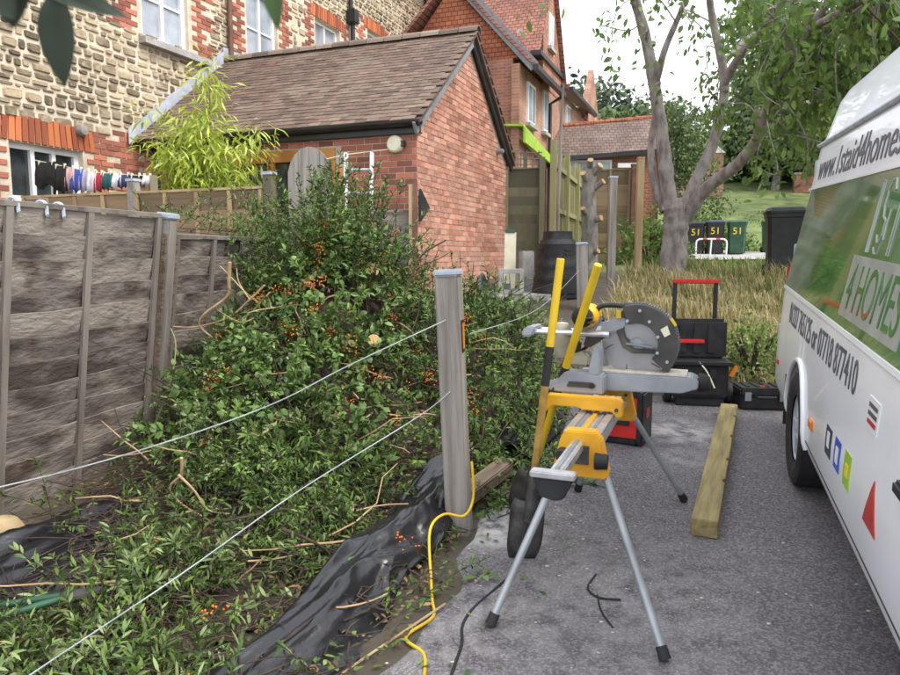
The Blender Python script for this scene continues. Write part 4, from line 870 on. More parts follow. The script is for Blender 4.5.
# motor, yellow body with black end cap, angled towards the camera
mo = MB().lathe([(0, -.02), (.04, -.02), (.055, .0), (.057, .12), (.045, .16), (0, .16)], (-.085, .14, .35), 20, 'y').build('motor', 'tool_yellow', saw, smooth=True)
MB().lathe([(0, -.06), (.03, -.06), (.048, -.045), (.05, -.02), (.0, -.02)], (-.10, .14, .35), 20, 'y').build('motor_end_cap', 'rubber', mo, smooth=True)
for k in range(5): MB().box((-.075 + .022 * math.cos(k), .09, .33 + k * .02), (.03, .05, .006)).build('vent_slot', 'guard_dark', mo)
MB().prism([(-.16, .25), (-.06, .25), (-.02, .34), (-.06, .39), (-.13, .36)], (0, .26, 0), (1, 0, 0), (0, 0, 1), .09).build('gear_case', 'saw_grey', saw, bevel=.008)
MB().prism([(-.20, .10), (-.08, .10), (-.07, .15), (-.10, .175), (-.19, .15)], (0, .29, 0), (1, 0, 0), (0, 0, 1), .1).build('pivot_housing', 'dust_bag', saw, bevel=.01)
MB().prism([(-.22, .09), (-.14, .09), (-.13, .22), (-.2, .2)], (0, .30, 0), (1, 0, 0), (0, 0, 1), .05).build('bevel_bracket', 'guard_dark', saw, bevel=.01)
for y, z in ((.17, .265), (.28, .265)):
    MB().tube([(-.37, y, z), (.02, y, z)], .014, 12).build('slide_rail', 'aluminium', saw, smooth=True)
MB().prism([(-.40, .24), (-.35, .245), (-.33, .29), (-.37, .295), (-.405, .275)], (0, .31, 0), (1, 0, 0), (0, 0, 1), .17).build('rail_end', 'cast_grey', saw, bevel=.008)
db = MB().lathe([(0, -.09), (.03, -.085), (.052, -.03), (.055, .04), (.03, .085), (0, .09)], (-.215, .21, .225), 14, 'z').build('dust_bag', 'dust_bag', saw, smooth=True)
MB().tube(smooth_path([(-.04, .28, .36), (-.02, .25, .30), (-.09, .3, .2), (-.2, .32, .1), (-.26, .34, -.1)], 5), .008, 6).build('power_lead', 'rubber', saw, smooth=True)

# ================================================================== SHOVELS
def shovel(lb, base, top, worn, seed, sleeve=.60):
    b = Vector(base); t = Vector(top); d = (t - b); ln_ = d.length; zz = d.normalized(); xx = (Vector((1, 0, 0)) - zz * zz.x).normalized(); yy_ = zz.cross(xx); q = Matrix((xx, yy_, zz)).transposed().to_quaternion()
    o = thing('shovel', lb, 'shovel', b, 0, 'yellow handled shovels'); o.rotation_mode = 'QUATERNION'; o.rotation_quaternion = q @ Matrix.Rotation(R(seed), 3, 'Z').to_quaternion()
    v = []; f = []; nu, nv = 8, 8
    for i in range(nv + 1):
        z = i / nv; w = .085 * (1 - .25 * (1 - min(1, z * 3)) ** 2) * (1 if z < .85 else 1 - (z - .85) * 1.6)
        for j in range(nu + 1):
            u = j / nu * 2 - 1; v.append((u * w, .03 * u * u - .012 * math.sin(z * 3) + .02 * z * z * (abs(u) > .8), z * .29 + .012 * (1 - u * u) * (z == 0)))
    f = [(i * (nu + 1) + j, i * (nu + 1) + j + 1, (i + 1) * (nu + 1) + j + 1, (i + 1) * (nu + 1) + j) for i in range(nv) for j in range(nu)]
    bl_ = MB().add(v, f).build('blade', 'spade_steel', o, smooth='all'); md = bl_.modifiers.new('thick', 'SOLIDIFY'); md.thickness = .006
    MB().tube([(0, -.005, .20), (0, -.008, .30), (0, 0, .42)], [.03, .027, .023], 10).build('socket', 'spade_steel', bl_, smooth=True)
    L_ = ln_; a2 = L_ * sleeve
    MB().tube([(0, 0, .40), (0, 0, a2)], .0185, 12).build('lower_handle', worn, o, smooth=True)
    MB().tube([(0, 0, a2 - .01), (0, 0, a2 + .17)], .0195, 12).build('grip_sleeve', 'rubber', o, smooth=True)
    MB().tube([(0, 0, a2 + .16), (0, 0, L_ - .004), (0, 0, L_)], [.0185, .0185, .015], 12).build('upper_handle', 'handle_yellow', o, smooth=True)
    return o
shovel('yellow handled shovel with black sleeve leaning on the saw, the left one', (.345, 3.14, Dz(3.14) + .005), (.492, 3.13, 1.585), 'worn_handle', 8)
shovel('yellow handled shovel leaning behind the left one, top nearer the blade guard', (.375, 3.66, Dz(3.66) + .005), (.645, 3.06, 1.56), 'handle_yellow', -20, .53)

# ================================================================== TOOL CASES, TROLLEY
o = thing('tool_case', 'red and black square tool case on the drive behind the stand', 'tool case', (1.27, 5.0, Dz(5.0)), R(-28))
MB().box((-.0, .0, .19), (.30, .26, .32)).build('body', 'red_plastic', o, bevel=.015)
for x in (-.145, .145): MB().box((x, 0, .19), (.05, .30, .38)).build('side_frame', 'black_plastic', o, bevel=.015)
MB().box((0, 0, .365), (.25, .28, .05)).build('top_cover', 'black_plastic', o, bevel=.012); MB().box((0, 0, .02), (.25, .28, .04)).build('base_frame', 'black_plastic', o, bevel=.01)
MB().box((0, -.132, .2), (.14, .02, .13)).build('front_panel', 'black_plastic', o, bevel=.006)
MB().tube(smooth_path([(-.1, 0, .38), (-.08, 0, .42), (.08, 0, .42), (.1, 0, .38)], 4), .013, 8).build('handle', 'black_plastic', o, smooth=True)
MB().box((.172, -.02, .22), (.004, .09, .07)).build('badge', 'red_plastic', o)

tz = Dz(6.0); o = thing('tool_trolley', 'black wheeled tool trolley with tall red topped handle at the drive end', 'tool trolley', (2.16, 6.0, tz), R(-8))
bx = MB(); bx.box((0, .06, .21), (.46, .30, .30)); bx.build('lower_box', 'black_plastic', o, bevel=.02)
MB().box((0, .06, .365), (.54, .36, .03)).build('rim', 'black_plastic', o, bevel=.01)
up = MB().box((.02, .17, .55), (.47, .10, .36)).build('raised_lid', 'black_plastic', o, bevel=.03)
for x in (-.12, .0, .12): MB().box((x, .115, .56), (.07, .016, .26)).build('lid_rib', 'black_plastic', up, bevel=.006)
MB().box((-.05, .105, .535), (.22, .02, .035)).build('latch', 'red_plastic', up, bevel=.006)
for x in (-.185, .165): MB().box((x, .24, .72), (.035, .025, .66)).build('handle_bar', 'black_plastic', o, bevel=.004)
MB().box((-.01, .24, 1.055), (.395, .04, .04)).build('handle_grip', 'red_plastic', o, bevel=.008)
for x in (-.255, .255):
    w = MB().lathe([(.0, -.03), (.085, -.03), (.095, -.015), (.095, .015), (.085, .03), (0, .03)], (x, .05, .095), 20, 'x').build('wheel', 'tyre', o, smooth=True)
    MB().lathe([(0, -.034), (.04, -.034), (.04, .034), (0, .034)], (x, .05, .095), 12, 'x').build('hub', 'saw_grey', w)
MB().box((-.01, -.08, .12), (.36, .05, .05)).build('front_step', 'black_plastic', o, bevel=.008); MB().box((.0, -.06, .03), (.4, .06, .06)).build('foot', 'black_plastic', o, bevel=.008)
MB().box((.275, -.04, .30), (.035, .03, .1), Matrix.Rotation(.5, 3, 'Y')).build('side_clip', 'orange_lens', o)
for x in (-.1, .1): MB().box((x, -.1, .28), (.06, .02, .09)).build('front_clip', 'black_plastic', o, bevel=.004)
MB().tube(smooth_path([(-.02, -.1, .38), (.04, -.14, .3), (.1, -.16, .17)], 4), .006, 6).build('cord', 'cream_plastic', o)

o = thing('flat_tool_case', 'flat black tool case lying on the drive beside the van wheel', 'tool case', (2.66, 5.92, Dz(5.92)), R(-6))
MB().box((0, 0, .055), (.40, .30, .11)).build('base', 'black_plastic', o, bevel=.015); ld = MB().box((0, 0, .145), (.40, .30, .07)).build('lid', 'black_plastic', o, bevel=.015)
for x in (-.12, -.04, .04, .12): MB().box((x, .02, .184), (.03, .2, .010)).build('rib', 'black_plastic', ld)
MB().box((.02, -.06, .1835), (.09, .035, .008)).build('badge', 'red_plastic', ld); MB().tube([(-.08, -.16, .11), (-.07, -.19, .11), (.07, -.19, .11), (.08, -.16, .11)], .012, 8).build('handle', 'black_plastic', o)
for x in (-.14, .14): MB().box((x, -.155, .11), (.05, .015, .07)).build('latch', 'saw_grey', o)

# sleeper on the drive
a = Vector((1.285, 3.40)); b = Vector((2.30, 5.66)); d2 = b - a; o = thing('timber_sleeper', 'long green brown timber sleeper lying along the drive', 'timber', (a.x, a.y, Dz(a.y)), -math.atan2(d2.x, d2.y), rx=math.atan(.05 * .9))
sl = []; Ls = d2.length; notch = [.62, 1.02, 1.55, 2.1]
pl = [(-.064, 0)]; pl += [(-.064, Ls), (.064, Ls)]
for n_ in reversed(notch): pl += [(.064, n_ + .03), (.05, n_ + .02), (.05, n_ - .02), (.064, n_ - .03)]
pl += [(.064, 0)]
MB().prism(pl, (0, 0, .002), (1, 0, 0), (0, 1, 0), .09).build('beam', 'sleeper_wood', o, bevel=.003)
MB().box((.0, -.002, .047), (.122, .006, .084)).build('sawn_end', 'sleeper_wood', o)

# board behind the near post
o = thing('timber_offcut', 'rough brown timber offcut lying behind the capped post', 'timber', (.17, 3.88, .25), R(-30)); o.rotation_euler = (R(5), R(10), R(-30))
MB().box((0, 0, .05), (.10, .66, .09)).build('board', 'weathered_board', o, bevel=.008); MB().box((0, -.332, .05), (.095, .006, .085)).build('sawn_end', 'raw_timber', o)

# cables and ropes on the drive
def dpt(x, y, dz=.012): return (x, y, (Dz(y) if x > float(edge_x(y)) else Tz(x, y)) + dz)
rp_ = MB().tube(smooth_path([(.11, 3.45, .56), (.118, 3.43, .38), (.07, 3.36, .31), (-.03, 3.30, .34), (-.095, 3.2, .30), (-.085, 2.95, .19), (-.075, 2.80, .155), (-.07, 2.68, .145), (-.17, 2.54, .14), (-.10, 2.44, .135), (-.09, 2.33, .13), (-.1, 2.2, .13)]), .0065, 8).build('yellow_rope', 'handle_yellow', None, smooth=True); tag(rp_, 'thin yellow rope looping from the post down to the drive', 'rope')
cb_ = MB().tube(smooth_path([(.50, 3.28, 1.0), (.42, 3.2, .75), (.385, 3.15, .5), (.33, 3.08, .30), (.28, 3.0, .19), (.20, 2.9, .158), (.10, 2.75, .15), (.05, 2.62, .145), (.045, 2.5, .138), (.02, 2.38, .132), (-.02, 2.2, .125)]), .006, 8).build('black_cable', 'rubber', None, smooth=True); tag(cb_, 'black power cable trailing from the saw to the foreground', 'cable')
rd = MB().tube([(-.42, 2.28, .125), (-.02, 2.76, .16)], .005, 6).build('thin_rod', 'raw_timber'); tag(rd, 'thin pale rod lying at the edge of the drive', 'rod')
tw = MB().tube(smooth_path([(.66, 3.02, .165), (.60, 2.9, .160), (.63, 2.82, .158), (.72, 2.8, .158)]), .005, 5); tw.tube(smooth_path([(.63, 2.84, .158), (.62, 2.72, .150), (.64, 2.6, .145)]), .004, 5)
tag(tw.build('loose_twig', 'rubber'), 'dark curled twig lying on the drive between the stand legs', 'twig')

# ================================================================== VAN
VH = R(-19.4); VL = .59; van = thing('white_van', 'white high roof van with green signwritten side panel parked on the right', 'van', (VL * math.cos(VH), VL * math.sin(VH), -.195 * .05 + .012), VH, rx=math.atan(.047))
PRO = [(.10, .30), (.02, .325), (-.004, .40), (-.004, .60), (.0, .68), (.008, .76), (.026, 1.05), (.036, 1.095), (.10, 1.45), (.165, 1.82), (.205, 2.08), (.235, 2.15), (.31, 2.39), (.36, 2.47), (.55, 2.53), (1.0, 2.56)]
VW = 2.0; WC = [4.62, 1.22]; AR = .415
def top_z(u):
    return float(np.interp(u, [.28, .36, .6, 1.0, 1.15, 1.95, 2.3, 2.8, 5.8, 5.9, 5.93], [.85, 1.0, 1.12, 1.28, 1.36, 2.25, 2.46, 2.58, 2.58, 2.54, 2.5]))
us = sorted(set([round(float(x), 3) for x in list(np.arange(.28, 5.94, .12)) + list(np.arange(4.18, 5.08, .03)) + list(np.arange(.78, 1.68, .03)) + [.28, .32, 5.86, 5.91, 5.93]]))
rings = []
for u in us:
    tz_ = top_z(u); arch = 0
    for wc in WC:
        if abs(u - wc) < AR: arch = .34 + math.sqrt(AR ** 2 - (u - wc) ** 2)
    endin = .12 * max(0, (u - 5.80) / .13) ** 2 + .25 * max(0, (.7 - u) / .42) ** 2
    left = []
    for (i_, z) in PRO:
        z2 = min(max(z, arch), tz_); left.append((min(i_ + endin, VW / 2), u, z2))
    ring = left + [(VW - x, y, z) for x, y, z in reversed(left)]
    rings.append(ring)
loft(rings).build('body', 'van_white', van, smooth=True)
def side(u, z, off=.0):
    i_ = float(np.interp(z, [p[1] for p in PRO], [p[0] for p in PRO])); return Vector((i_ - off, u, z))
def side_patch(name, u0, u1, z0, z1, m, off, parent=van, nz=4, cut=0):
    mb = MB(); v = []; f = []
    for k in range(nz + 1):
        z = z0 + (z1 - z0) * k / nz; c_ = cut * (k / nz)
        for (u, o_) in ((u0, off), (u1 - c_, off), (u1 - c_, -.02), (u0, -.02)): v.append(side(u, z, o_))
    for k in range(nz):
        for j in range(4): f.append((k * 4 + j, k * 4 + (j + 1) % 4, k * 4 + 4 + (j + 1) % 4, k * 4 + 4 + j))
    f += [(3, 2, 1, 0), tuple(nz * 4 + j for j in range(4))]
    return mb.add(v, f).build(name, m, parent)
gp_ = side_patch('green_panel', 2.25, 5.83, 1.10, 1.795, 'van_green', .004, cut=.06)
cw = side_patch('cab_window', 1.35, 2.1, 1.12, 1.75, 'window_glass', .004)
for (za, zb_) in ((1.085, 1.105), (1.79, 1.805)): side_patch('panel_trim', 2.2, 5.85, za, zb_, 'van_white', .010)
MB().tube([side(2.0, 2.10, .012), side(5.84, 2.10, .012)], .016, 8).build('roof_gutter', 'cap_metal', van, smooth=True)
MB().span(side(5.84, 1.1, .0) + Vector((.03, .055, 0)), side(5.84, 2.05, .0) + Vector((.03, .055, 0)), .02, .03).build('rear_door_edge', 'van_white', van)
for z in (.75, 1.35, 1.95): MB().box(tuple(side(5.87, z, -.02)), (.04, .06, .11)).build('door_hinge', 'cap_metal', van, bevel=.006)
for us_ in (2.17,):
    for za, zb_ in ((.36, .64), (.70, 1.08)): side_patch('door_seam', us_, us_ + .008, za, zb_, 'seam_dark', .0015, nz=5)
side_patch('sill_seam', .8, 4.15, .40, .408, 'seam_dark', .0015, nz=1)
MB().box(tuple(side(2.32, .80, .012)), (.03, .16, .045)).build('door_handle', 'black_plastic', van, bevel=.01)
# arch lips
for wc in WC:
    pts = [(0.0, wc + AR * math.cos(a), .34 + AR * math.sin(a)) for a in np.linspace(-.05, math.pi + .05, 24)]
    MB().tube([side(p[1], max(p[2], .34), .004) for p in pts], .016, 8).build('arch_lip', 'van_white', van, smooth=True)
    for xs in (0, 1):
        x0 = .005 if xs == 0 else VW - .215
        w = MB().lathe([(.20, .0), (.24, -.015), (.30, -.02), (.335, -.005), (.342, .03), (.342, .17), (.335, .205), (.3, .215), (.2, .21)], (x0, wc, .342), 40, 'x').build('wheel', 'tyre', van, smooth=True)
        xo = .03 if xs == 0 else .18
        MB().lathe([(0, 0), (.05, -.012 if xs == 0 else .012), (.07, .0), (.16, .02 if xs == 0 else -.02), (.195, -.022 if xs == 0 else .022), (.203, .0)], (x0 + xo, wc, .342), 32, 'x').build('rim', 'cap_metal', w, smooth=True)
        for k in range(5):
            a = k * 2 * math.pi / 5; MB().box((x0 + xo - (.008 if xs == 0 else -.008), wc + .115 * math.cos(a), .342 + .115 * math.sin(a)), (.03, .055, .12), Matrix.Rotation(a - math.pi / 2, 3, 'X')).build('spoke', 'cap_metal', w, bevel=.006)
    MB().box((.95, wc, .56), (1.5, .86, .45)).build('wheel_well', 'rubber', van)
MB().box((.07, 5.12, .40), (.16, .02, .34)).build('mud_flap', 'rubber', van)
bp_ = MB().prism([(.02, 5.78), (.0, 5.92), (.06, 6.0), (VW - .06, 6.0), (VW, 5.92), (VW - .02, 5.78)], (0, 0, .38), (1, 0, 0), (0, 1, 0), .26).build('rear_bumper', 'black_plastic', van, bevel=.02)
MB().prism([(.25, .26), (.3, .2), (VW - .3, .2), (VW - .25, .26), (VW - .1, .45), (.1, .45)], (0, 0, .34), (1, 0, 0), (0, 1, 0), .3).build('front_bumper', 'black_plastic', van, bevel=.02)
for x in (.12, VW - .12): MB().box((x, 5.94, 1.0), (.14, .06, .5)).build('tail_lamp', 'red_lens', van, bevel=.02)
for x in (.32, VW - .32): MB().box((x, .33, .85), (.3, .12, .2)).build('headlamp', 'pale_curtain_glass', van, bevel=.03)
MB().add([(.22, 1.12, 1.36), (VW - .22, 1.12, 1.36), (VW - .3, 1.93, 2.24), (.3, 1.93, 2.24)], [(0, 1, 2, 3)]).build('windscreen', 'window_glass', van)
mi = MB().box((-.12, 1.25, 1.35), (.16, .09, .28)).build('wing_mirror', 'black_plastic', van, bevel=.03)
MB().box((.0, 1.25, 1.25), (.14, .04, .04)).build('mirror_arm', 'black_plastic', mi)
MB().box(tuple(side(5.62, .56, .003)), (.016, .06, .035)).build('side_marker', 'red_lens', van, bevel=.004)
MB().box(tuple(side(3.98, .545, .004)), (.02, .09, .05)).build('side_marker', 'orange_lens', van, bevel=.006)
def side_text(txt, name, u_start, length, z, h, m, off=.0035, parent=van, shear=0.):
    cu = bpy.data.curves.new('lettering', 'FONT'); cu.body = txt; cu.extrude = .05; cu.shear = shear
    tmp = bpy.data.objects.new('lettering', cu); C.objects.link(tmp); bpy.context.view_layer.update()
    me = bpy.data.meshes.new_from_object(tmp); bpy.data.objects.remove(tmp)
    co = np.array([v.co[:] for v in me.vertices]); mn, mx = co.min(0), co.max(0)
    for v in me.vertices:
        a = (v.co.x - mn[0]) / (mx[0] - mn[0]); b = (v.co.y - mn[1]) / (mx[1] - mn[1]); c = (v.co.z - mn[2]) / (mx[2] - mn[2])
        v.co = side(u_start - a * length, z + b * h, off + (c - 1) * .0025)
    return link(name, me, m, parent)
side_text('www.1staid4homes.co.uk', 'web_address', 5.62, 2.85, 1.85, .17, 'van_letter')
side_text('01227 765125 or 07718 877410', 'phone_number', 5.33, 2.18, .895, .14, 'van_letter')
side_patch('name_plate', 2.72, 3.76, 1.15, 1.425, 'letter_silver', .006)
side_text('4 HOMES', 'name_lettering', 3.70, .92, 1.185, .205, 'van_green', .0085)
def outline_text(txt, u0, ln_, z0, h):
    """open outlined capitals: thin silver strokes"""
    st_ = {'1': [[(.35, .8), (.55, 1), (.55, 0), (.75, 0), (.75, 1), (.55, 1)]], 'S': [[(.8, .85), (.6, 1), (.3, 1), (.12, .85), (.12, .65), (.3, .5), (.6, .45), (.62, .25), (.5, .15), (.3, .15), (.1, .25)], [(.85, .6), (.8, .4), (.85, .2), (.6, 0), (.3, 0), (.1, .08)]], 'T': [[(.05, 1), (.95, 1), (.95, .85), (.6, .85), (.6, 0), (.4, 0), (.4, .85), (.05, .85), (.05, 1)]], 'A': [[(.0, 0), (.38, 1), (.62, 1), (1, 0), (.8, 0), (.7, .3), (.3, .3), (.2, 0), (0, 0)], [(.38, .45), (.62, .45), (.5, .8), (.38, .45)]], 'I': [[(.35, 0), (.35, 1), (.65, 1), (.65, 0), (.35, 0)]], 'D': [[(.1, 0), (.1, 1), (.5, 1), (.85, .75), (.85, .25), (.5, 0), (.1, 0)], [(.3, .18), (.3, .82), (.48, .8), (.65, .62), (.65, .38), (.48, .2), (.3, .18)]]}
    n_ = len(txt)
    for i, ch_ in enumerate(txt):
        mb = MB()
        for path in st_.get(ch_, []): mb.tube([side(u0 - (i + .05 + p[0] * .85) * ln_ / n_, z0 + p[1] * h, .004) for p in path], .005, 5)
        if mb.v: mb.build('name_letter', 'letter_silver', van)
outline_text('1ST AID', 3.66, 1.35, 1.445, .30)
# stickers low on the side
def sticker(u, z, w, h, m, nm='sticker'): return side_patch(nm, u - w / 2, u + w / 2, z - h / 2, z + h / 2, m, .003, nz=8)
s_ = sticker(3.50, .60, .13, .13, 'bin_blue'); side_patch('sticker_mark', 3.47, 3.52, .575, .645, 'white_paint', .0055, parent=s_, nz=4)
s_ = sticker(3.29, .605, .12, .13, 'cloth_blue'); side_patch('sticker_mark', 3.26, 3.31, .57, .64, 'white_paint', .0055, parent=s_, nz=4)
s_ = sticker(3.08, .61, .12, .14, 'lime_board'); side_patch('sticker_mark', 3.05, 3.10, .585, .635, 'bin_yellow', .0055, parent=s_, nz=4)
tv, tf = [], []
for k in range(9):
    zt = .545 + .17 * k / 8; hw_ = .09 * (1 - k / 8) + .001; tv += [side(2.67 - hw_, zt, .004), side(2.67 + hw_, zt, .004), side(2.67 + hw_, zt, -.01), side(2.67 - hw_, zt, -.01)]
for k in range(8):
    for j in range(4): tf.append((k * 4 + j, k * 4 + (j + 1) % 4, k * 4 + 4 + (j + 1) % 4, k * 4 + 4 + j))
MB().add(tv, tf + [(3, 2, 1, 0), (32, 33, 34, 35)]).build('sticker', 'red_lens', van)
s_ = sticker(2.83, .90, .16, .12, 'white_paint')
for k in range(3): side_patch('sticker_mark', 2.77, 2.89, .865 + k * .03, .88 + k * .03, 'van_letter' if k else 'cloth_red', .0055, parent=s_, nz=4)

# ================================================================== WHEELIE BINS
def text_obj(txt, h, m, parent, loc, rot):
    cu = bpy.data.curves.new('number', 'FONT'); cu.body = txt; cu.size = h; cu.extrude = .004; cu.align_x = 'CENTER'
    tmp = bpy.data.objects.new('number', cu); C.objects.link(tmp); bpy.context.view_layer.update(); me = bpy.data.meshes.new_from_object(tmp); bpy.data.objects.remove(tmp)
    o_ = link('number', me, m, parent); o_.location = loc; o_.rotation_euler = rot; return o_
def wheelie(lb, loc, rz, m, lid, num=None, sc=1.):
    o = thing('wheelie_bin', lb, 'wheelie bin', loc, rz, 'wheelie bins'); o.scale = (sc,) * 3
    def rr(w, d, z): return [(x * w / 2, y * d / 2, z) for x, y in ((-1, -.8), (-.8, -1), (.8, -1), (1, -.8), (1, .8), (.8, 1), (-.8, 1), (-1, .8))]
    loft([rr(.44, .50, .02), rr(.46, .52, .12), rr(.54, .64, .90), rr(.58, .68, .91), rr(.58, .68, .97)]).build('body', m, o, bevel=0)
    l_ = loft([rr(.60, .74, .972), rr(.60, .74, 1.0), rr(.54, .64, 1.05), rr(.40, .45, 1.065)]).build('lid', lid, o)
    MB().tube([(-.2, .37, .99), (.2, .37, .99)], .018, 8).build('handle', m, o)
    for x in (-.25, .25): MB().lathe([(0, -.03), (.1, -.03), (.1, .03), (0, .03)], (x, .26, .1), 16, 'x').build('wheel', 'tyre', o)
    if num: text_obj(num, .3, 'bin_yellow', o, (0, -.312, .62), (R(94), 0, 0))
    return o
wheelie('black wheelie bin with yellow 51 half hidden by the tree trunk', (7.95, 22.9, Tz(7.95, 22.9) + .05), R(-18), 'bin_black', 'bin_black', '51')
wheelie('dark wheelie bin with blue lid and yellow 51', (8.50, 22.7, Tz(8.5, 22.7) + .05), R(-18), 'bin_black', 'bin_blue', '51')
wheelie('green wheelie bin with yellow 51 beside the blue lidded bin', (9.12, 22.5, Tz(9.1, 22.5) + .05), R(-18), 'bin_green', 'bin_green', '51')
wheelie('green wheelie bin behind the large black bin', (10.4, 22.9, Tz(10.4, 22.9) + .05), R(-18), 'bin_green', 'bin_green')
wheelie('large black wheelie bin nearest the van', (5.68, 12.0, Tz(5.68, 12.0)), R(-20), 'bin_black', 'bin_black', None, 1.1)
o = thing('cycle_hoop', 'white tubular hoop rail with red bands in front of the bins', 'hoop rail', (7.55, 20.4, Tz(7.5, 20.4) + .05), R(-10))
MB().tube(smooth_path([(-.42, 0, 0), (-.42, 0, .34), (-.36, 0, .42), (-.28, 0, .44), (.28, 0, .44), (.36, 0, .42), (.42, 0, .34), (.42, 0, 0)], 4), .024, 10).build('hoop', 'white_paint', o, smooth=True)
MB().tube([(0, 0, .43), (-.03, -.05, -.02)], .022, 8).build('stay', 'white_paint', o); 
for x in (-.18, .18): MB().tube([(x - .06, 0, .44), (x + .06, 0, .44)], .026, 10).build('band', 'red_plastic', o)
# brick garden wall and pier at the top of the lawn
o = thing('garden_wall', 'low red brick garden wall below dark hedge at the top of the lawn', 'wall', (10.0, 37.2, Tz(10.5, 37.2) - .1), R(-12)); MB().box((1.4, 0, .55), (5.2, .25, 1.1)).build('wall', 'far_brick', o); MB().box((1.4, 0, 1.13), (5.25, .32, .07)).build('coping', 'concrete', o)
o = thing('brick_pier', 'red brick gate pier with stone cap at the end of the garden wall', 'pier', (13.9, 37.6, Tz(13.9, 37.6) - .1), R(-12)); MB().box((0, 0, 1.1), (.8, .5, 2.2)).build('pier', 'far_brick', o); MB().add([(-.48, -.32, 2.2), (.48, -.32, 2.2), (.48, .32, 2.2), (-.48, .32, 2.2), (0, 0, 2.7)], [(0, 1, 4), (1, 2, 4), (2, 3, 4), (3, 0, 4), (3, 2, 1, 0)]).build('cap', 'concrete', o); MB().lathe([(0, .0), (.08, .0), (.06, .12), (.12, .25), (0, .4)], (0, 0, 2.6), 10).build('finial', 'concrete', o)
o = thing('brick_pier', 'red brick patch of wall glimpsed under the trees above the lawn on the right', 'wall', (19.3, 38.5, Tz(19.3, 38.5) - .1), R(-12)); MB().box((0, 0, .5), (1.4, .4, 1.0)).build('wall', 'far_brick', o); MB().box((0, 0, 1.03), (1.5, .46, .08)).build('coping', 'concrete', o)

# ================================================================== HEDGE CUTTINGS HEAP
def fence_x(y): return -2.47 + .26 * (y - 3.84)
def heap_h(x, y):
    x = np.asarray(x, float); y = np.asarray(y, float)
    sy = np.where(y < 5.6, 1.40, 1.1)
    h = 1.55 * np.exp(-((x + .95 - .2 * (y - 5)) / .80) ** 2 - ((y - 5.6) / sy) ** 2)
    sy2 = np.where(y < 5.6, 1.0, 1.2)
    h = h + .70 * np.exp(-((x - .30 - .25 * (y - 5.5)) / .42) ** 2 - ((y - 5.7) / sy2) ** 2)
    h = h + .10 * np.exp(-((x + 1.2) / .9) ** 2 - ((y - 3.0) / 1.2) ** 2)
    return h
def heap_z(x, y): return T(x, y) + heap_h(x, y)
heap = thing('hedge_cuttings', 'big heap of cut hedge branches with orange berries against the grey fence', 'hedge cuttings', (-.9, 5.2, Tz(-.9, 5.2))); tag(heap, kind='stuff'); HO = np.array([-.9, 5.2, Tz(-.9, 5.2)])
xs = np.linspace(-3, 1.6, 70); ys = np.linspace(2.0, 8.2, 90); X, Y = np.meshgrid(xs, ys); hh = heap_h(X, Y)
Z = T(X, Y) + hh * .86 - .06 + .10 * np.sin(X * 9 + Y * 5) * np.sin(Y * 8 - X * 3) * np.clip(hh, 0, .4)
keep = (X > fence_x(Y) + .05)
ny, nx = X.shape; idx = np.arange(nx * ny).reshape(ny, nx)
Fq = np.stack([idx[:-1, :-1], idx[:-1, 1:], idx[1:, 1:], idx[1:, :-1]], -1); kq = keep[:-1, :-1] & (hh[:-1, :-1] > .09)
tag(npmesh('tangle_shade_core', np.stack([X, Y, Z], -1).reshape(-1, 3) - HO, Fq[kq].reshape(-1, 4), 'twig', heap, smooth='all'), kind='stuff')  # sheet under the leaves, the heap's inner shade painted in as dark brown
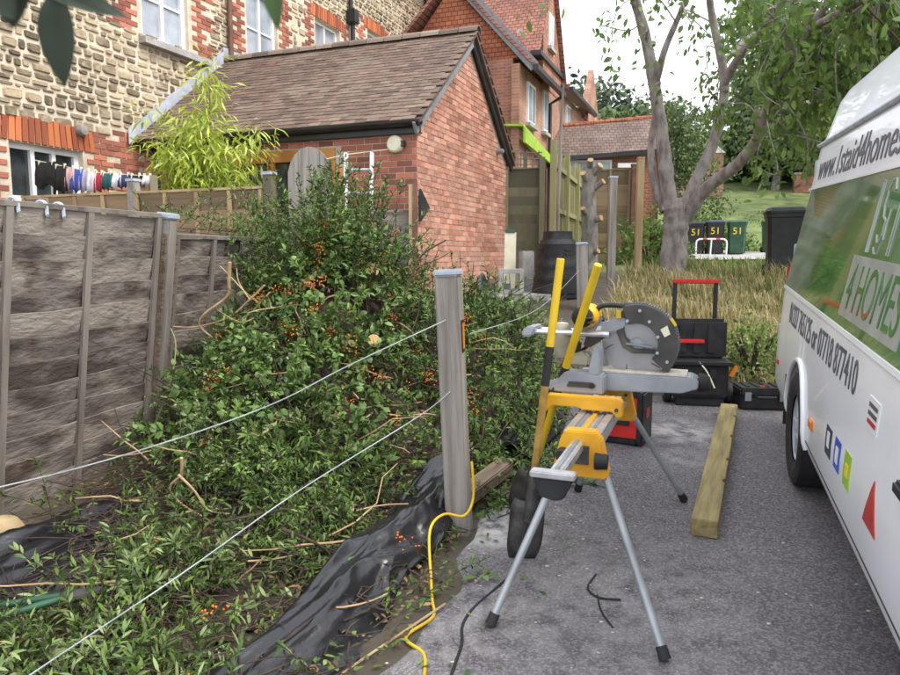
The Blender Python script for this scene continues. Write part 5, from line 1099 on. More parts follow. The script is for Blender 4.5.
def sprigs(n, region, Lr, leafL, leafW, per, up, mats, lift=.0, droop=.5, hz=heap_z, spread=.55, seed=0, parent=heap, O=HO, twig_r=.0035, accept=None, name='leaves', twm='twig'):
    """leafy cut branches lying on the heap: twig tubes and leaf faces"""
    g = np.random.default_rng(seed); LP, LD, LU, LL, LW = [], [], [], [], []; tw = MB(); cnt = 0
    while cnt < n:
        x = g.uniform(region[0], region[1]); y = g.uniform(region[2], region[3])
        if accept is not None and not accept(x, y, g): continue
        cnt += 1
        z = float(hz(x, y)); e = .08
        nrm = np.array([-(float(hz(x + e, y)) - z) / e, -(float(hz(x, y + e)) - z) / e, 1.0]); nrm /= np.linalg.norm(nrm)
        d = nrm * .45 + g.normal(size=3) * spread + np.array([0, -.12, up]); d /= np.linalg.norm(d)
        L_ = g.uniform(*Lr); p = np.array([x, y, z + lift]) - d * L_ * .35; pts = [p.copy()]; k = 6
        dd = d.copy()
        for i in range(k):
            dd = dd + np.array([0, 0, -droop * .12]) + g.normal(size=3) * .08; dd /= np.linalg.norm(dd); p = p + dd * L_ / k; pts.append(p.copy())
        pts = np.array(pts); pts[:, 2] = np.maximum(pts[:, 2], T(pts[:, 0], pts[:, 1]) + .015)
        fx = fence_x(pts[:, 1]) + .12; pts[:, 0] = np.where((pts[:, 1] < 7.2) & (pts[:, 0] < fx) & (pts[:, 2] < 1.8), fx, pts[:, 0])
        tw.tube([Vector(q - O) for q in pts], [twig_r * (1 - .1 * i) for i in range(k + 1)], 4, cap=False)
        m = max(4, int(per * L_ / .4)); t = np.sort(g.uniform(.12, 1, m)) * k; i0 = np.minimum(t.astype(int), k - 1); fr = (t - i0)[:, None]
        base = pts[i0] * (1 - fr) + pts[i0 + 1] * fr; ax = pts[i0 + 1] - pts[i0]; ax /= np.linalg.norm(ax, axis=1, keepdims=True) + 1e-9
        rad = g.normal(size=(m, 3)); rad -= ax * (rad * ax).sum(1, keepdims=True); rad /= np.linalg.norm(rad, axis=1, keepdims=True)
        LP.append(base); LD.append(ax * .75 + rad * .8); LU.append(rad * -.3 + ax * .3 + np.array([0, 0, 1.0]) + g.normal(size=(m, 3)) * .45)
        LL.append(g.uniform(*leafL, m)); LW.append(g.uniform(*leafW, m))
    V_, F_ = leaf_blades(np.concatenate(LP) - O, np.concatenate(LD), np.concatenate(LU), np.concatenate(LL), np.concatenate(LW), .22)
    tag(npmesh(name, V_, F_, mats, parent), kind='stuff'); tag(tw.build('twigs', twm, parent), kind='stuff')
    return np.concatenate(LP)
def mem(x, y): # the bare membrane strip along the drive
    e = x - (.33 * (y - 3.52) - .02); return 1.9 < y < 4.1 and -.42 < e < .08
def acc(x, y, g):
    if x < fence_x(y) + .1: return False
    if mem(x, y) and g.random() > .22: return False
    if y < 4.5 and x < fence_x(y) + .95 - .25 * max(0, y - 3.6) and y > 2.75 and g.random() > .10: return False
    if y < 3.7 and mnoise.noise(Vector((x * 2.1, y * 2.1, 4.2))) < -.02 and g.random() > .12: return False
    h = float(heap_h(x, y)); return g.random() < (.25 + h * 1.6)
def acc_edge(x, y, g): return acc(x, y, g) and x < float(edge_x(y)) + .02
sprigs(1000, (-2.3, .75, 3.6, 6.9), (.28, .62), (.038, .062), (.011, .018), 34, .10, 'leaf_narrow', seed=1, accept=acc)
sprigs(1000, (-2.3, .1, 1.7, 3.9), (.2, .46), (.034, .058), (.008, .014), 28, -.25, 'leaf_narrow', seed=2, accept=lambda x, y, g: acc_edge(x, y, g) or (x < float(edge_x(y)) - .5 and not mem(x, y) and x > fence_x(y) + .25 and g.random() < .6 and mnoise.noise(Vector((x * 2.1, y * 2.1, 4.2))) > -.02 and not (y > 2.75 and x < fence_x(y) + .95)), lift=.05, spread=.8)
sprigs(300, (-1.9, -.45, 3.9, 5.7), (.25, .5), (.045, .07), (.026, .042), 20, .05, 'leaf_broad', seed=3, accept=acc, lift=.06, droop=.9)
sprigs(60, (-1.75, -.9, 3.5, 4.6), (.25, .45), (.018, .03), (.010, .016), 34, .2, 'leaf_pale', seed=4, accept=acc, lift=.08)
sprigs(120, (-1.75, -.45, 1.7, 3.0), (.2, .4), (.04, .066), (.009, .015), 26, -.15, 'leaf_pale', seed=5, accept=lambda x, y, g: acc_edge(x, y, g) and g.random() < .5, lift=.07, spread=.8)
# upright sprays standing up from the top of the heap
sprigs(190, (-1.8, -.45, 5.0, 6.3), (.4, .85), (.035, .055), (.011, .017), 36, 1.4, 'leaf_narrow', seed=6, droop=.15, spread=.4, lift=.15, accept=lambda x, y, g: g.random() < math.exp(-((x + 1.05) / .45) ** 2))
sprigs(40, (-1.9, -1.3, 5.9, 6.8), (.4, .8), (.035, .055), (.011, .017), 30, .5, 'leaf_narrow', seed=7, droop=.1, spread=.5, lift=.95)
sprigs(35, (-.6, .1, 5.0, 6.2), (.3, .6), (.035, .055), (.011, .017), 26, .8, 'leaf_narrow', seed=8, droop=.2, spread=.6, lift=.2)
sprigs(150, (.1, .95, 4.2, 6.4), (.3, .6), (.038, .06), (.010, .016), 36, -.1, 'leaf_narrow', seed=9, droop=1.2, spread=.5, lift=.05, accept=lambda x, y, g: g.random() < float(heap_h(x, y)) * 2)
sprigs(40, (.12, .5, 3.7, 4.5), (.15, .3), (.04, .06), (.012, .018), 22, .1, 'leaf_narrow', seed=10, accept=lambda x, y, g: x < float(edge_x(y)) + .12)
sprigs(70, (.2, 1.3, 6.4, 7.6), (.2, .4), (.035, .05), (.011, .017), 20, .1, 'leaf_narrow', seed=12, accept=lambda x, y, g: g.random() < .6, hz=lambda x, y: T(x, y))
sprigs(40, (-1.6, .3, 3.9, 5.6), (.25, .5), (.035, .055), (.012, .02), 22, .0, 'leaf_dead', seed=14, accept=acc, lift=.03, droop=.9)
g = np.random.default_rng(55); tw = MB(); n_ = 0
while n_ < 1300:   # broken twigs lying on the soil
    x = g.uniform(-2.4, .1); y = g.uniform(1.6, 4.3)
    if x < fence_x(y) + .1 or x > float(edge_x(y)) - .02: continue
    if 2.75 < y < 3.9 and x < fence_x(y) + .75 and g.random() > .25: continue
    n_ += 1; a = g.uniform(0, 6.28); L_ = g.uniform(.06, .32); z = Tz(x, y) + g.uniform(.01, .06) + max(0, float(heap_h(x, y)) * .9); b = g.uniform(-.5, .5)
    p = Vector((x, y, z)); tw.tube([p - Vector(HO), p + Vector((math.cos(a) * L_ * .5, math.sin(a) * L_ * .5, g.uniform(0, .04))) - Vector(HO), p + Vector((math.cos(a + b) * L_, math.sin(a + b) * L_, g.uniform(-.01, .06))) - Vector(HO)], [.0035, .003, .0015], 4, cap=False)
tag(tw.build('twig_litter', 'twig', heap), kind='stuff')
k = 5200; x = g.uniform(-2.4, .15, k); y = g.uniform(1.6, 4.4, k); ok = (x > fence_x(y) + .05) & (x < edge_x(y) + .03) & ~((y > 2.75) & (y < 3.9) & (x < fence_x(y) + .75) & (g.random(k) > .15)); x, y = x[ok], y[ok]; k = len(x)
P_ = np.stack([x, y, T(x, y) + heap_h(x, y) * .85 + .012 + g.uniform(0, .02, k)], 1) - HO
for nm_, mt_, sl_ in (('dead_leaves', 'leaf_dead', slice(0, k // 2)), ('loose_leaves', 'leaf_narrow', slice(k // 2, k))):
    m_ = len(P_[sl_]); V_, F_ = leaf_blades(P_[sl_], np.concatenate([g.normal(size=(m_, 2)), g.uniform(-.1, .35, (m_, 1))], 1), np.tile([0, 0, 1.], (m_, 1)) + g.normal(size=(m_, 3)) * .4, g.uniform(.02, .055, m_), g.uniform(.009, .02, m_), .2)
    tag(npmesh(nm_, V_, F_, mt_, heap), kind='stuff')
sprigs(46, (-2.75, -1.5, 6.2, 7.0), (.35, .7), (.03, .05), (.010, .015), 26, .1, 'leaf_narrow', seed=15, droop=.3, spread=.6, hz=lambda x, y: 1.92 + .08 * np.sin(np.asarray(x) * 7), twig_r=.003)
# bare dark stems poking out
tw = MB(); g = np.random.default_rng(21)
for i in range(260):
    x = g.uniform(-1.9, .6); y = g.uniform(3.9, 6.2); z = float(heap_z(x, y)) - .1; d = g.normal(size=3) * .6 + np.array([0, -.25, .35]); d /= np.linalg.norm(d); L_ = g.uniform(.25, .8)
    if x < fence_x(y) + .25: continue
    p = np.array([x, y, z]); pts = [p]
    for k in range(4): d = d + g.normal(size=3) * .16; d /= np.linalg.norm(d); p = p + d * L_ / 4; pts.append(p)
    tw.tube([Vector(q - HO) for q in pts], [.006, .0055, .0045, .0035, .002], 5, cap=False)
tag(tw.build('bare_stems', 'twig', heap), kind='stuff')
tw = MB()
for i in range(70):
    x = g.uniform(-1.8, .2); y = g.uniform(2.3, 5.6); z = float(heap_z(x, y)) + g.uniform(.03, .12); d = g.normal(size=3) * np.array([1, .7, .25]); d /= np.linalg.norm(d); L_ = g.uniform(.2, .6)
    if x < fence_x(y) + .35 or x > float(edge_x(y)) - .1: continue
    p = np.array([x, y, z]); pts = [p]
    for k in range(4): d = d + g.normal(size=3) * .2; d /= np.linalg.norm(d); p = p + d * L_ / 4; pts.append(p)
    pts = np.array(pts); pts[:, 2] = np.maximum(pts[:, 2], T(pts[:, 0], pts[:, 1]) + .02)
    tw.tube([Vector(q - HO) for q in pts], [.005, .0045, .004, .003, .002], 5, cap=False)
tag(tw.build('pale_stems', 'peeled_twig', heap), kind='stuff')
# berries
ico = bmesh.new(); bmesh.ops.create_icosphere(ico, subdivisions=1, radius=1); iv = np.array([v.co[:] for v in ico.verts]); iff = np.array([[v.index for v in f.verts] for f in ico.faces]); ico.free()
bc_ = [(-1.05, 4.6, 0), (-.55, 4.55, .02), (-.25, 4.9, 0), (-.65, 5.2, .05), (-1.55, 4.7, .2), (-.9, 2.55, .06), (-.82, 2.1, .06), (-1.3, 3.0, .05), (-.2, 3.15, .02), (.02, 4.3, .0), (-.35, 4.3, .05)]
for i in range(42): bc_.append((g.uniform(-1.6, .25), g.uniform(4.2, 6.0), g.uniform(0, .12)))
for i in range(26): bc_.append((g.normal(-.75, .35), g.normal(5.1, .35), g.uniform(.02, .2)))
BV, BF = [], []
for (x, y, dz) in bc_:
    c0 = np.array([x, y - .05, float(heap_z(x, y)) + .07 + dz])
    for k in range(int(g.integers(8, 22))):
        r_b = g.uniform(.0045, .0065); BF.append(iff + len(BV) * 12); BV.append(iv * r_b + c0 + g.normal(size=3) * .026 - HO)
tag(npmesh('berries', np.concatenate(BV), np.concatenate(BF), 'berry', heap, smooth='all'), kind='stuff')
def pxw(pts, Yd):   # helper for the hand-placed twigs: picks the 3D spot at depth Yd
    return [((a - 450) / 700 * Yd, Yd + (k * .03), 1.6 + (255 - b) / 700 * Yd) for k, (a, b) in enumerate(pts)]
def twig_thing(lb, paths, rads, m, extra=None):
    mb = MB()
    for pth, r_t in zip(paths, rads): sp_ = smooth_path(pth, 5); mb.tube(sp_, [r_t * (1 - .55 * i / len(sp_)) for i in range(len(sp_))], 7)
    return tag(mb.build('cut_branch', m, None, smooth=True), lb, 'branch')
twig_thing('pale peeled curved branch sticking out of the heap in front of the fence', [pxw([(231, 262), (228, 282), (224, 297), (199, 315), (192, 327), (203, 340)], 4.75)], [.013], 'peeled_twig')
twig_thing('long thin reddish twigs reaching from the heap towards the fence post', [pxw([(265, 285), (248, 300), (225, 318), (190, 328), (165, 328)], 4.8), pxw([(262, 305), (244, 292), (228, 276), (217, 266)], 4.85), pxw([(270, 292), (250, 312), (232, 322)], 4.78), pxw([(250, 300), (238, 282), (235, 268)], 4.76)], [.008, .006, .006, .005], 'peeled_twig')
twig_thing('forked peeled twig lying on the cuttings near the lower wire', [pxw([(174, 462), (170, 482), (156, 497), (162, 516), (185, 535), (198, 547)], 3.35), pxw([(170, 480), (184, 500), (194, 522), (215, 529)], 3.33)], [.008, .007], 'peeled_twig')
twig_thing('dark bare branch rising from the heap beside the capped post', [pxw([(378, 348), (393, 318), (408, 285), (421, 256), (446, 240)], 4.9), pxw([(412, 276), (432, 262), (438, 250)], 4.95)], [.012, .006], 'twig')
twig_thing('long thin brown stem lying across the lower cuttings', [pxw([(215, 530), (255, 524), (300, 518), (330, 527)], 3.2), pxw([(275, 538), (300, 552), (322, 572), (318, 600)], 3.0)], [.006, .008], 'twig')
twig_thing('thin green stem climbing up the grey fence near the post', [pxw([(148, 428), (158, 400), (166, 372), (168, 345), (162, 330)], 4.72)], [.008], 'fence_green')
lg = thing('cut_log', 'sawn branch end with pale face in the middle of the heap', 'log', (-.52, 4.75, 1.02)); lg.rotation_euler = (R(62), 0, R(20)); MB().tube([(0, 0, -.35), (0, 0, 0)], [.05, .048], 10).build('bark_sleeve', 'bark', lg, smooth=True); MB().tube([(0, 0, -.004), (0, 0, .003)], .045, 10).build('sawn_face', 'cut_wood', lg)
# loppers, stone at lower left
o = thing('loppers', 'dark green handled loppers lying at the lower left corner', 'loppers', (-1.50, 2.56, .27), R(-62)); o.rotation_euler = (R(4), 0, R(-70))
for x0, x1 in ((-.10, -.015), (.09, .015)): h_ = MB().tube([(x0, -.62, -.01), (x0 * .8, -.35, .01), (x1, .0, .02)], [.018, .017, .013], 10).build('handle', 'bin_green', o, smooth=True)
MB().prism([(-.03, 0), (.03, 0), (.035, .06), (.02, .14), (-.01, .15), (-.03, .06)], (0, 0, .015), (1, 0, 0), (0, 1, 0), .012).build('cutting_head', 'spade_steel', o)
o = loft([[(r_ * math.cos(a) * (1 + .12 * math.sin(3 * a)), r_ * .8 * math.sin(a), z) for a in np.linspace(0, 2 * math.pi, 14, endpoint=False)] for r_, z in ((.03, 0), (.09, .03), (.10, .07), (.07, .12), (.02, .135))]).build('round_stone', 'raw_timber', None, smooth=True); o.location = (-2.33, 3.50, .12); tag(o, 'smooth tan stone at the left edge below the fence', 'stone')
# black membrane sheets
def tz_(x, y, d=.02): return (x, y, Tz(x, y) + d)
crumple('weed_membrane', 'shiny black plastic membrane crumpled along the drive edge', 'membrane', ([tz_(-.92, 2.05, .03), tz_(-.62, 2.6, .10), tz_(-.42, 3.1, .14), tz_(-.22, 3.6, .16), tz_(-.05, 4.1, .2)], [tz_(-.50, 2.05, .0), tz_(-.27, 2.6, .01), tz_(-.14, 3.0, .02), tz_(-.02, 3.35, .05), tz_(.12, 3.8, .03)]), 'membrane', .09, 110, 40, 2, 4., .05)
crumple('weed_membrane', 'black plastic membrane on the soil below the grey fence at left', 'membrane', ([tz_(-2.62, 2.7, .06), tz_(-2.32, 3.3, .07), tz_(-2.05, 3.8, .08), tz_(-1.85, 4.3, .1)], [tz_(-1.85, 2.5, .05), tz_(-1.62, 2.95, .05), tz_(-1.38, 3.35, .06), tz_(-1.2, 3.75, .06)]), 'membrane', .09, 80, 36, 3, 4., .02)
crumple('weed_membrane', 'grey black plastic sheet under the cuttings behind the shovels', 'membrane', ([tz_(.20, 4.5, .10), tz_(.42, 4.9, .12), tz_(.62, 5.4, .12)], [tz_(.52, 4.4, .02), tz_(.72, 4.8, .02), tz_(.92, 5.3, .03)]), 'membrane', .08, 50, 24, 5, 5., .05)
crumple('plastic_sheet', 'black plastic sheet peaked up behind the capped post', 'plastic sheet', ([(.22, 6.9, 1.05), (.30, 6.95, 1.42), (.42, 6.9, 1.22), (.62, 6.85, 1.12)], [(.14, 6.5, .80), (.26, 6.5, .98), (.38, 6.45, .9), (.52, 6.5, .85)]), 'membrane', .04, 30, 14, 7, 9., .03)
# litter on the drive: fallen leaves and sprigs, chips
g = np.random.default_rng(33); k = 420; x = g.uniform(-.35, 1.0, k); y = g.uniform(2.1, 5.4, k); e = x - edge_x(y); ok = (e > -.05) & (g.random(k) < np.exp(-np.clip(e, 0, 9) * 4.0)); x, y = x[ok], y[ok]
P_ = np.stack([x, y, .05 * y + .018], 1); V_, F_ = leaf_blades(P_, np.concatenate([g.normal(size=(len(x), 2)), g.uniform(-.02, .25, (len(x), 1))], 1), np.tile([0, 0, 1.], (len(x), 1)) + g.normal(size=(len(x), 3)) * .25, g.uniform(.02, .05, len(x)), g.uniform(.01, .018, len(x)), .1)
tag(npmesh('leaf_litter', V_, F_, 'leaf_narrow'), 'fallen green leaves scattered along the drive edge', 'leaf litter', kind='stuff')
k = 1500; x = g.uniform(-.4, 2.2, k); y = g.uniform(2.0, 6.0, k); ok = (x > edge_x(y)) & (g.random(k) < .06 + .5 * np.exp(-((x - .5) / .45) ** 2 - ((y - 3.4) / .6) ** 2) + .5 * np.exp(-((x - edge_x(y)) / .12) ** 2)); x, y = x[ok], y[ok]; s = g.uniform(.003, .008, len(x))
V_ = (iv[None] * s[:, None, None] * np.array([1.4, .9, .5])) + np.stack([x, y, .05 * y + .014], 1)[:, None]; F_ = iff[None] + (np.arange(len(x)) * 12)[:, None, None]
tag(npmesh('wood_chips', V_.reshape(-1, 3), F_.reshape(-1, 3), 'sawdust'), 'tiny pale chips and grit scattered over the drive', 'wood chips', kind='stuff')
o = thing('fallen_sprig', 'small sprig of green leaves lying on the drive near the black cable', 'sprig', (.14, 2.98, Dz(2.98) + .004))
for k, (a, l_) in enumerate(((R(200), .075), (R(60), .06), (R(-20), .07), (R(-70), .055), (R(120), .05))):
    V_, F_ = leaf_blades(np.array([[.02 * math.cos(a), .02 * math.sin(a), .012 + .004 * k]]), np.array([[math.cos(a), math.sin(a), .12]]), np.array([[0, 0, 1.]]), np.array([l_]), np.array([.032]), .2); npmesh('leaf', V_, F_, 'leaf_broad', o)
MB().tube([(-.03, -.05, .003), (0, 0, .012), (.04, .05, .01)], .003, 5).build('stem', 'fence_green', o)

# ================================================================== GRASS BANK
def grass(name, lb, n, reg, hr, m, seed, acc_, clump=.25, wid=.006, lean=.5):
    g = np.random.default_rng(seed); x = g.uniform(reg[0], reg[1], n); y = g.uniform(reg[2], reg[3], n); ok = acc_(x, y, g); x, y = x[ok], y[ok]; n = len(x)
    cl = .6 + .5 * np.sin(x * 3.1 + np.sin(y * 2.2) * 2) * np.sin(y * 2.7 + x) ; h = g.uniform(*hr, n) * np.clip(cl, .35, 1.2)
    a = g.uniform(0, 6.283, n); ln_ = g.uniform(.1, 1.3, n) * lean; wind = np.array([-.25, -.2])
    dx = np.cos(a) * ln_ + wind[0]; dy = np.sin(a) * ln_ + wind[1]; b = np.stack([x, y, T(x, y) - .01], 1)
    s = np.stack([-np.sin(a), np.cos(a), np.zeros(n)], 1) * wid * g.uniform(.6, 1.4, n)[:, None]
    m1 = b + np.stack([dx * h * .35, dy * h * .35, h * .62], 1); t = b + np.stack([dx * h, dy * h, h * (.95 - .35 * np.minimum(ln_, 1))], 1)
    V_ = np.stack([b - s, b + s, m1 - s * .8, m1 + s * .8, t], 1).reshape(-1, 3); o_ = (np.arange(n) * 5)[:, None]
    F_ = np.concatenate([o_ + np.array([[0, 1, 3]]), o_ + np.array([[0, 3, 2]]), o_ + np.array([[2, 3, 4]])], 0)
    return tag(npmesh(name, V_, F_, m), lb, 'grass', kind='stuff')
def bank(x, y, g): return (x > 1.35 + .30 * (y - 6.5)) & ((np.hypot(x - 1.5, y - 9.85) > .45)) & ~((y < 6.55) & (x > 1.75) & (x < 2.95)) & ~((np.hypot(x - 5.68, y - 12) < .5)) & ~((x > 6.2) & (y > 17.8))
grass('dry_grass', 'long dry straw coloured grass on the bank behind the trolley', 42000, (1.2, 8.5, 6.38, 13.5), (.24, .58), 'grass_dry', 1, lambda x, y, g: bank(x, y, g) & (g.random(len(x)) < np.clip(1.15 - .17 * (x - 1.5), .2, 1) * np.clip((14 - y) / 6, .15, 1)), wid=.0055, lean=.75)
grass('green_grass', 'long green grass growing among the dry stalks on the bank', 30000, (1.2, 9.5, 6.38, 14.5), (.14, .38), 'grass_green', 2, lambda x, y, g: bank(x, y, g) & (g.random(len(x)) < np.clip(.32 + .16 * (x - 1.5) + .08 * (y - 8.5), .25, 1)), wid=.006, lean=.6)
grass('lawn_grass', 'short green lawn grass rising beyond the bins', 30000, (2, 24, 14, 33), (.08, .2), 'grass_green', 3, lambda x, y, g: ~((x > 6.0) & (x < 16.2) & (y > 17.5) & (y < 23.8)), wid=.014, lean=.6)
def bush(name, lb, loc, rad, n, m, lf, seed, cat='bush'):
    g = np.random.default_rng(seed); o = thing(name, lb, cat, loc); d = g.normal(size=(n, 3)); d /= np.linalg.norm(d, axis=1, keepdims=True); d[:, 2] = np.abs(d[:, 2])
    lump = 1 + .25 * np.sin(d[:, 0] * 5 + seed) * np.sin(d[:, 1] * 6) + .15 * np.sin(d[:, 2] * 9 + d[:, 0] * 7); r = g.uniform(.45, 1, n) ** .5 * lump
    P_ = d * r[:, None] * np.array(rad); V_, F_ = leaf_blades(P_, d * .5 + g.normal(size=(n, 3)) * .6, g.normal(size=(n, 3)) + np.array([0, 0, 1.]), g.uniform(*lf, n), g.uniform(lf[0] * .4, lf[1] * .5, n))
    npmesh('leaves', V_, F_, m, o); st_ = MB()
    for i in range(7): a = i * .9; st_.tube([(0, 0, -.1), (math.cos(a) * rad[0] * .3, math.sin(a) * rad[1] * .3, rad[2] * .4), (math.cos(a) * rad[0] * .6, math.sin(a) * rad[1] * .6, rad[2] * .75)], [.03, .02, .01], 5)
    st_.build('stems', 'twig', o); return o
bush('weed_clump', 'leafy green weeds beside the trolley at the drive end', (2.95, 6.75, Tz(2.95, 6.75)), (.35, .3, .55), 900, 'leaf_cherry', (.04, .07), 3, 'weeds')
bush('shrub', 'green shrub between the pale timber post and the tree trunk', (4.15, 14.6, Tz(4.15, 14.6)), (.8, .6, 1.0), 1500, 'leaf_cherry', (.08, .14), 4, 'shrub')
bush('shrub', 'low green shrub behind the tree beside the wheelie bins', (9.0, 24.8, Tz(9, 24.8)), (1.6, .8, 1.0), 1800, 'leaf_cherry', (.12, .2), 5, 'shrub')

# ================================================================== BAMBOO
o = thing('bamboo', 'bright yellow green bamboo growing in front of the outbuilding', 'bamboo', (-2.95, 8.75, .9)); g = np.random.default_rng(5); cm = MB(); LP, LD, LL = [], [], []
for i in range(36):
    a = g.uniform(0, 6.28); r0 = g.uniform(0, .16); top = g.uniform(1.5, 2.5) if i else 3.0; lean_ = g.uniform(.05, .55); ca, sa = math.cos(a), math.sin(a)
    if i in (0, 1, 2): lean_ = .06 + .04 * i; ca = .4; top = 3.0 - .15 * i
    pts = [np.array([ca * r0 + ca * lean_ * t ** 2, (sa * r0 + sa * lean_ * t ** 2) * .6, top * t]) for t in np.linspace(0, 1, 9)]
    cm.tube([Vector(p) for p in pts], [.011 - .001 * k for k in range(9)], 6)
    for k in range(int(230 * top / 2.2)):
        t = g.uniform(.38, 1); j = min(int(t * 8), 7); b = pts[j] * (1 - (t * 8 - j)) + pts[j + 1] * (t * 8 - j); off = g.normal(size=3) * np.array([.11, .09, .07]); LP.append(b + off); dr = off * 2.5 + g.normal(size=3) * .3 + np.array([0, 0, -.28]); LD.append(dr); LL.append(g.uniform(.09, .18))
LP, LD, LL = np.array(LP), np.array(LD), np.array(LL); V_, F_ = leaf_blades(LP, LD, g.normal(size=(len(LP), 3)) * .5 + np.array([0, 0, 1.]), LL, LL * g.uniform(.13, .2, len(LL)), .3)
npmesh('leaves', V_, F_, 'leaf_bamboo', o); cm.build('canes', 'fence_green', o, smooth=True)

# ================================================================== CHERRY TREE
CY = 12.6; CB = np.array([3.98, CY, Tz(3.98, CY) - .1]); tree = thing('cherry_tree', 'grey barked tree with several bare leaning limbs and hanging leaves', 'tree', CB)
def cp(px, py, dy=0): Yd = CY + dy; return np.array([(px - 450) / 700 * Yd, Yd, 1.6 + (255 - py) / 700 * Yd]) - CB
def limb(path, r0, r1, name='limb', n=12):
    sp_ = smooth_path([Vector(p) for p in path], 6); k = len(sp_); rs_ = [(r0 + (r1 - r0) * i / (k - 1)) * (1 + .05 * math.sin(i * 2.3) + .04 * math.sin(i * 5.1)) for i in range(k)]
    MB().tube(sp_, rs_, n).build(name, 'bark', tree, smooth=True); return [np.array(p[:]) for p in sp_]
limb([(0, 0, -.2), (0, 0, .1), cp(673, 238), cp(672, 215), cp(670, 200)], .27, .18, 'trunk', 14)
tips = []
LA = limb([cp(670, 222), cp(664, 190), cp(658, 150), cp(648, 95), cp(638, 50), cp(622, 0, -.3), cp(605, -60, -.6), cp(595, -130, -.8)], .15, .05)
LB = limb([cp(676, 222), cp(690, 185), cp(706, 148), cp(715, 105), cp(712, 72), cp(702, 35), cp(697, 0, -.2), cp(705, -70, -.5)], .115, .045)
LC = limb([cp(682, 222), cp(700, 192, -.3), cp(730, 168, -.8), cp(748, 145, -1.2), cp(756, 118, -1.5), cp(770, 85, -1.8), cp(795, 40, -2.3), cp(830, -20, -2.8)], .12, .045)
LD_ = limb([cp(662, 212), cp(651, 185, .2), cp(646, 150, .3), cp(650, 110, .3), cp(645, 70, .3)], .085, .04)
LE = limb([cp(714, 92), cp(728, 66, -.4), cp(748, 42, -.8), cp(775, 0, -1.5), cp(800, -50, -2)], .08, .035)
LF = limb([cp(648, 95), cp(656, 60, -.2), cp(672, 20, -.4), cp(690, -30, -.6)], .07, .03)
LG = limb([cp(770, 85, -1.8), cp(775, 65, -2), cp(773, 45, -2.2), cp(760, 20, -2.5)], .07, .03)
LH = limb([cp(795, 40, -2.3), cp(840, 15, -3.6), cp(900, -20, -5.0)], .06, .025)
LI = limb([cp(756, 118, -1.5), cp(785, 112, 0), cp(815, 100, 1.5), cp(850, 80, 2.2)], .06, .025)
LJ = limb([cp(712, 72), cp(740, 45, .6), cp(775, 20, 1.2), cp(800, -10, 1.5)], .06, .02)
LPts = np.array([p for l_ in (LA[14:], LB[18:], LC[20:], LE[6:], LF[6:], LG, LH, LD_[12:], LI[10:], LJ[6:]) for p in l_])
g = np.random.default_rng(77); tw = MB(); LP, LD, LL = [], [], []
zones = [(cp(865, 55, -2.4), (1.5, 1.6, 1.0), 62, 60), (cp(880, 90, -3.6), (1.3, 1.4, 1.1), 52, 60), (cp(810, 105, 1.9), (1.2, .7, .9), 46, 55), (cp(775, 15, 1.2), (1.2, .9, .7), 36, 50), (cp(850, -20, -3.5), (2.4, 2, .9), 50, 45), (cp(668, 40, -.3), (.8, 1.0, .6), 4, 20), (cp(640, 85, -.2), (.5, .7, .35), 2, 16), (cp(700, 85, .8), (.4, .4, .4), 4, 20), (cp(770, -40, -1), (1.6, 2, .6), 30, 40)]
for (c, rad, nb, per) in zones:
    for i in range(nb):
        e_ = c + g.normal(size=3) * np.array(rad) * .62; j = np.argmin(np.linalg.norm(LPts - e_, axis=1) + g.uniform(0, 1.0, len(LPts))); s_ = LPts[j]; md_ = (s_ + e_) / 2 + g.normal(size=3) * .15 + np.array([0, 0, .22]); pts = [np.array(p[:]) for p in smooth_path([Vector(s_), Vector(md_), Vector(e_), Vector(e_ + g.normal(size=3) * .18 + np.array([0, 0, -.3]))], 4)]
        k = len(pts); tw.tube([Vector(p) for p in pts], [.011 * (1 - .8 * q / k) + .0025 for q in range(k)], 5, cap=False)
        for q in range(per):
            t = g.uniform(.3, 1) * (k - 1.001); q0 = int(t); b = pts[q0] * (1 - t + q0) + pts[q0 + 1] * (t - q0); LP.append(b + g.normal(size=3) * .11); LD.append(g.normal(size=3) * .5 + np.array([0, 0, -.75])); LL.append(g.uniform(.095, .165))
LP, LD, LL = np.array(LP), np.array(LD), np.array(LL); V_, F_ = leaf_blades(LP, LD, g.normal(size=(len(LP), 3)), LL, LL * g.uniform(.42, .56, len(LL)), .15)
npmesh('crown', V_, F_, 'leaf_cherry', tree); tw.build('twigs', 'bark', tree)

